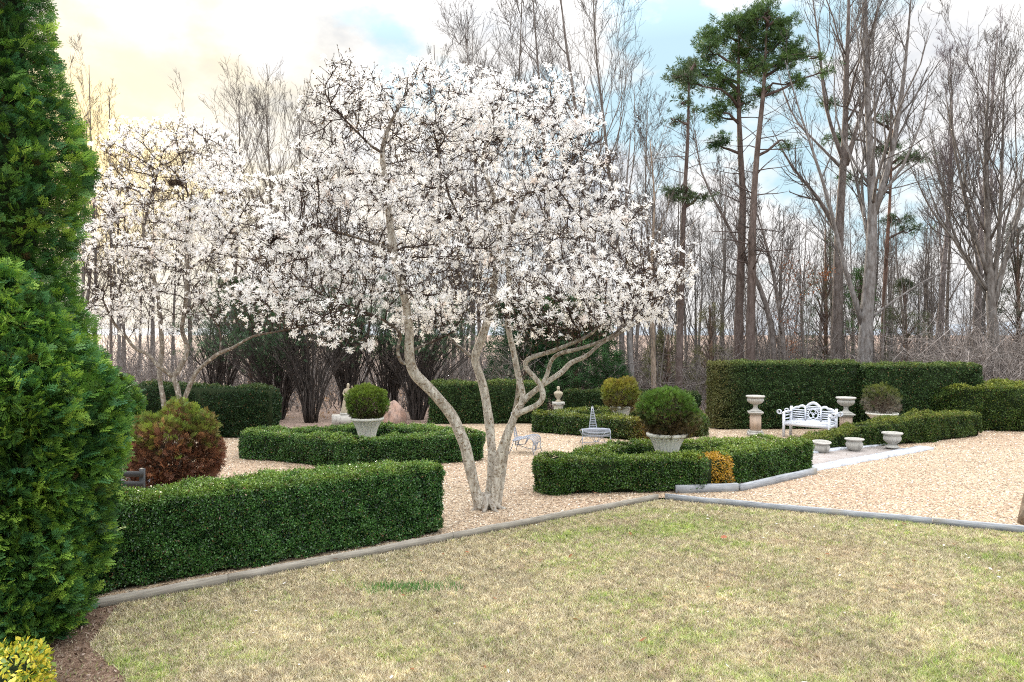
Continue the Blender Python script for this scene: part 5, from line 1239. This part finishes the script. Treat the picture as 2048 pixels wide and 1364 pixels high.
# ------------------------------------------------------------------ grass
print('grass')
def lawn_side(x, y):
    # signed: inside the lawn
    f1 = (E1[0]-E0[0])*(y-E0[1])-(E1[1]-E0[1])*(x-E0[0]); f2 = (E2[0]-E1[0])*(y-E1[1])-(E2[1]-E1[1])*(x-E1[0])
    L1 = math.hypot(E1[0]-E0[0], E1[1]-E0[1]); L2 = math.hypot(E2[0]-E1[0], E2[1]-E1[1])
    return (f1 < -.05*L1) & (f2 < -.05*L2)
def inpoly(x, y, poly):
    c = np.zeros(len(x), bool); n = len(poly)
    for i in range(n):
        x1, y1 = poly[i]; x2, y2 = poly[(i+1) % n]
        c ^= ((y1 > y) != (y2 > y)) & (x < (x2-x1)*(y-y1)/(y2-y1+1e-12)+x1)
    return c
r = rg(91); n = 900000; y = 5.9+(13.7-5.9)*r.random(n)**1.25; x = r.uniform(-.72, .74, n)*y
ok = lawn_side(x, y) & (~inpoly(x, y, mp_) | (r.random(n) < .05)); x = x[ok]; y = y[ok]; n = len(x)
p = np.stack([x, y, 0*x], -1); n1_ = Noise(1, .35)(p); n2_ = Noise(2, 1.3)(p); n3_ = Noise(4, 5.0)(p)
g = np.clip(.30+.30*n1_+.26*Noise(31, .17, 14)(p)+.22*n2_+.20*n3_+.16*Noise(32, 11.0, 18)(p)+.14*np.clip((x-2)/4, -1, 1)+r.normal(size=n)*.28, 0, 1)
straw = mix((.80, .74, .55), (.34, .26, .18), r.random(n)**1.2); red = np.clip(Noise(7, .7, 20)(p)*.8+.5*Noise(8, 2.6, 16)(p)-.15+r.normal(size=n)*.3, 0, 1)
straw = mix(straw, (.46, .33, .24), red*.6); c = mix(straw, mix((.54, .60, .18), (.16, .30, .06), r.random(n)), np.clip(g*1.7-.62, 0, 1))
h = r.uniform(.014, .044, n)*(1+.5*np.clip(g-.5, 0, 1))*np.clip(1-red*.4, .5, 1); w = r.uniform(.0025, .0058, n)*(1+(y-6)/9)
tuft = Noise(21, 9.0, 16)(p); h = h*(1+.25*tuft); c = c*np.clip(1+.24*tuft+.24*Noise(22, 5.2, 18)(p)+.18*Noise(24, 17.0, 24)(p)+.12*Noise(23, .6, 14)(p), .25, 1.7)[:, None]
a = r.uniform(0, 6.28, n); lean = r.uniform(.3, 1.5, n); b_ = r.uniform(0, 6.28, n)
sx = np.stack([np.cos(a)*w, np.sin(a)*w, 0*w], -1); tip = np.stack([np.cos(b_)*h*lean, np.sin(b_)*h*lean, h], -1)
V = np.stack([p-sx, p+sx, p+tip], 1).reshape(-1, 3); m = MB(); m.add(V, np.arange(n*3).reshape(-1, 3), np.repeat(c, 3, 0))
tag(m.build('grass', M_grass), 'short winter grass, straw coloured with green patches, in front', 'grass', kind='stuff')
# green clump on the lawn
root = None; K = 500; c0 = np.array([*G(815, 1178), 0]); q = c0+np.stack([r.normal(size=K)*.30, r.normal(size=K)*.10, 0*r.random(K)], -1)
tip = np.stack([r.normal(size=K)*.03, r.normal(size=K)*.03, r.uniform(.05, .10, K)], -1); a = r.uniform(0, 6.28, K); s_ = np.stack([np.cos(a), np.sin(a), 0*a], -1)*.005
m = MB(); m.add(np.stack([q-s_, q+s_, q+tip], 1).reshape(-1, 3)-c0, np.arange(K*3).reshape(-1, 3), np.repeat(mix((.06, .20, .05), (.14, .32, .08), r.random(K)), 3, 0))
o = m.build('grass_tuft', M_grass); o.location = c0; tag(o, 'bright green grass clump on the lawn near the front hedge', 'grass')
# petals and leaves lying about
def lying(name, label, cat, group, pts, size, cols, mat, seed, z=.03):
    r = rg(seed); me_o = None
    for i, (x, y) in enumerate(pts):
        if me_o is None:
            m = MB(); V = [(-.5, 0, .0), (-.2, .22, .10), (.2, .26, .06), (.5, .03, .16), (.2, -.22, .12), (-.2, -.24, .04), (0, 0, -.02)]
            m.addn([tuple(np.array(v)*size) for v in V], [[6, 0, 1], [6, 1, 2], [6, 2, 3], [6, 3, 4], [6, 4, 5], [6, 5, 0]], cols[0]); o = me_o = m.build(name, mat)
            tag(o, label, cat, group)
        else: o = me_o.copy(); COL.objects.link(o)
        s = r.uniform(.6, 1.25); o.location = (x, y, z); o.rotation_euler = (r.normal()*.25, r.normal()*.25, r.uniform(0, 6.28)); o.scale = (s, s*r.uniform(.5, 1), s)
r = rg(15); pts = []
while len(pts) < 85:
    y = r.uniform(6.2, 13.2); x = r.uniform(-.6, .68)*y
    if lawn_side(np.array([x]), np.array([y]))[0] and not inpoly(np.array([x]), np.array([y]), mp_)[0]: pts.append((x, y))
lying('fallen_petal', 'white magnolia petal lying on the winter grass', 'petal', 'white petals scattered on the lawn', pts[:55], .055, [(.85, .83, .80)], M_petal, 1, .035)
pg = []
while len(pg) < 70:
    a_, q_ = r.uniform(0, 6.28), r.uniform(.3, 3.6); pg.append((-.42+q_*math.cos(a_), 12.9+q_*math.sin(a_)*.8))
pg = [q for q in pg if not lawn_side(np.array([q[0]]), np.array([q[1]]))[0] and not (q[0] > .2 and q[1] > 13.6) and not (q[0] < -1.2 and q[1] < 12.6)]
lying('fallen_petal', 'white petal dropped on the gravel round the big magnolia', 'petal', 'white petals dropped on the gravel under the big magnolia', pg, .06, [(.85, .83, .80)], M_petal, 5, .045)
lying('fallen_leaf', 'curled dry brown leaf lying on the winter grass', 'leaf', 'brown leaves scattered on the lawn', pts[55:], .075, [(.34, .15, .08)], M_dead, 2, .035)
lying('fallen_leaf', 'dry tan leaf on the gravel at the foot of the right hedge ring', 'leaf', 'tan leaves at the foot of the right hedge', [G(1122, 990), G(1133, 988), G(1190, 992)], .14, [(.46, .26, .17)], M_dead, 3, .06)
lying('fallen_leaf', 'reddish leaf lying on the lawn close to the front hedge', 'leaf', 'reddish leaves on the lawn by the front hedge', [G(668, 1125), G(935, 1112), G(1448, 1082)], .13, [(.50, .20, .12)], M_dead, 4, .05)
# mulch chips
r = rg(16); n = 3500; y = r.uniform(4.9, 8.2, n); x = r.uniform(-5.5, -2.9, n); ok = inpoly(x, y, mp_); x = x[ok]; y = y[ok]; n = len(x)
m = MB(); leaves(m, np.stack([x, y, np.full(n, .016)], -1), np.tile([0, 0, 1.], (n, 1)), .035, r, mix((.10, .06, .045), (.50, .40, .34), r.random(n)**2), .35, 0)
tag(m.build('mulch_chips', M_dead), 'bark chips and dry bits in the bed under the arborvitae', 'mulch', kind='stuff')
# loose gravel
r = rg(17); n = 60000; y = 9+15*r.random(n)**1.3; x = r.uniform(-.70, .75, n)*y
f1 = (E1[0]-E0[0])*(y-E0[1])-(E1[1]-E0[1])*(x-E0[0]); f2 = (E2[0]-E1[0])*(y-E1[1])-(E2[1]-E1[1])*(x-E1[0]); ok = ((f1 > .9) | (f2 > 1.0)) & (y < 23); x = x[ok]; y = y[ok]; n = len(x)
PB = np.array([(1, 0, 0), (0, 1, 0), (-1, 0, 0), (0, -1, 0), (0, 0, .7)]); PF = np.array([(0, 1, 4), (1, 2, 4), (2, 3, 4), (3, 0, 4)])
fr = frames(np.stack([r.normal(size=n), r.normal(size=n), 0*x], -1), np.tile([0, 0, 1.], (n, 1))+r.normal(size=(n, 3))*.2)*(r.uniform(.008, .017, n)*(1+(y-9)/25))[:, None, None]
m = MB(); tt_ = r.random(n); c = mix((.15, .11, .08), (.60, .47, .34), tt_); c = mix(c, (.80, .72, .62), (r.random(n) < .12)*1.0)
m.scatter(PB, PF, np.stack([x, y, np.full(n, .031)], -1), fr, c); M_peb = None
nn_ = NT('loose pebble'); M_peb = nn_.finish(nn_.principled(nn_.n('ShaderNodeAttribute', attribute_name='col').outputs[0], .75, spec=.3))
tag(m.build('loose_gravel', M_peb), 'loose tan and pink pebbles over the gravel', 'gravel', kind='stuff')

r = rg(18); n = 2600; y = 9.5+14*r.random(n)**1.2; x = r.uniform(-.70, .75, n)*y; cl = Noise(19, .5)(np.stack([x, y, 0*x], -1)); f1 = (E1[0]-E0[0])*(y-E0[1])-(E1[1]-E0[1])*(x-E0[0]); f2 = (E2[0]-E1[0])*(y-E1[1])-(E2[1]-E1[1])*(x-E1[0])
ok = ((f1 > .9) | (f2 > 1.0)) & (y < 23) & (cl+r.normal(size=n)*.4 > .35); x = x[ok]; y = y[ok]; n = len(x); m = MB()
leaves(m, np.stack([x, y, np.full(n, .040)], -1), np.tile([0, 0, 1.], (n, 1)), .042, r, mix((.12, .07, .04), (.42, .30, .20), r.random(n)), .4, 0)
tag(m.build('leaf_debris', M_dead), 'small brown leaf bits drifted over the gravel', 'leaf litter', kind='stuff')

# tree whose base enters at the right edge
T = [(8.02, 11.75, -.05), (8.0, 11.75, .12), (8.08, 11.75, .5), (8.35, 11.8, 1.2), (8.8, 11.9, 2.4), (9.3, 12.0, 4.0), (9.8, 12.1, 6.0)]
bare_tree('bare_tree', 'smooth barked tree whose flared base shows at the right edge on the gravel', T, .085, 777, (8.02, 11.75), limbs=12, tmin=.5, ang=26, up=.8, sub=(4, 3, 2), L1=.3, col=(.34, .28, .22),
          extra=[([(8.0, 11.7, .0), (7.86, 11.62, .14), (7.86, 11.6, .30), (7.98, 11.6, .46), (8.5, 11.65, .75), (9.4, 11.7, 1.6)], .035)], rmin=.005)
print('done')
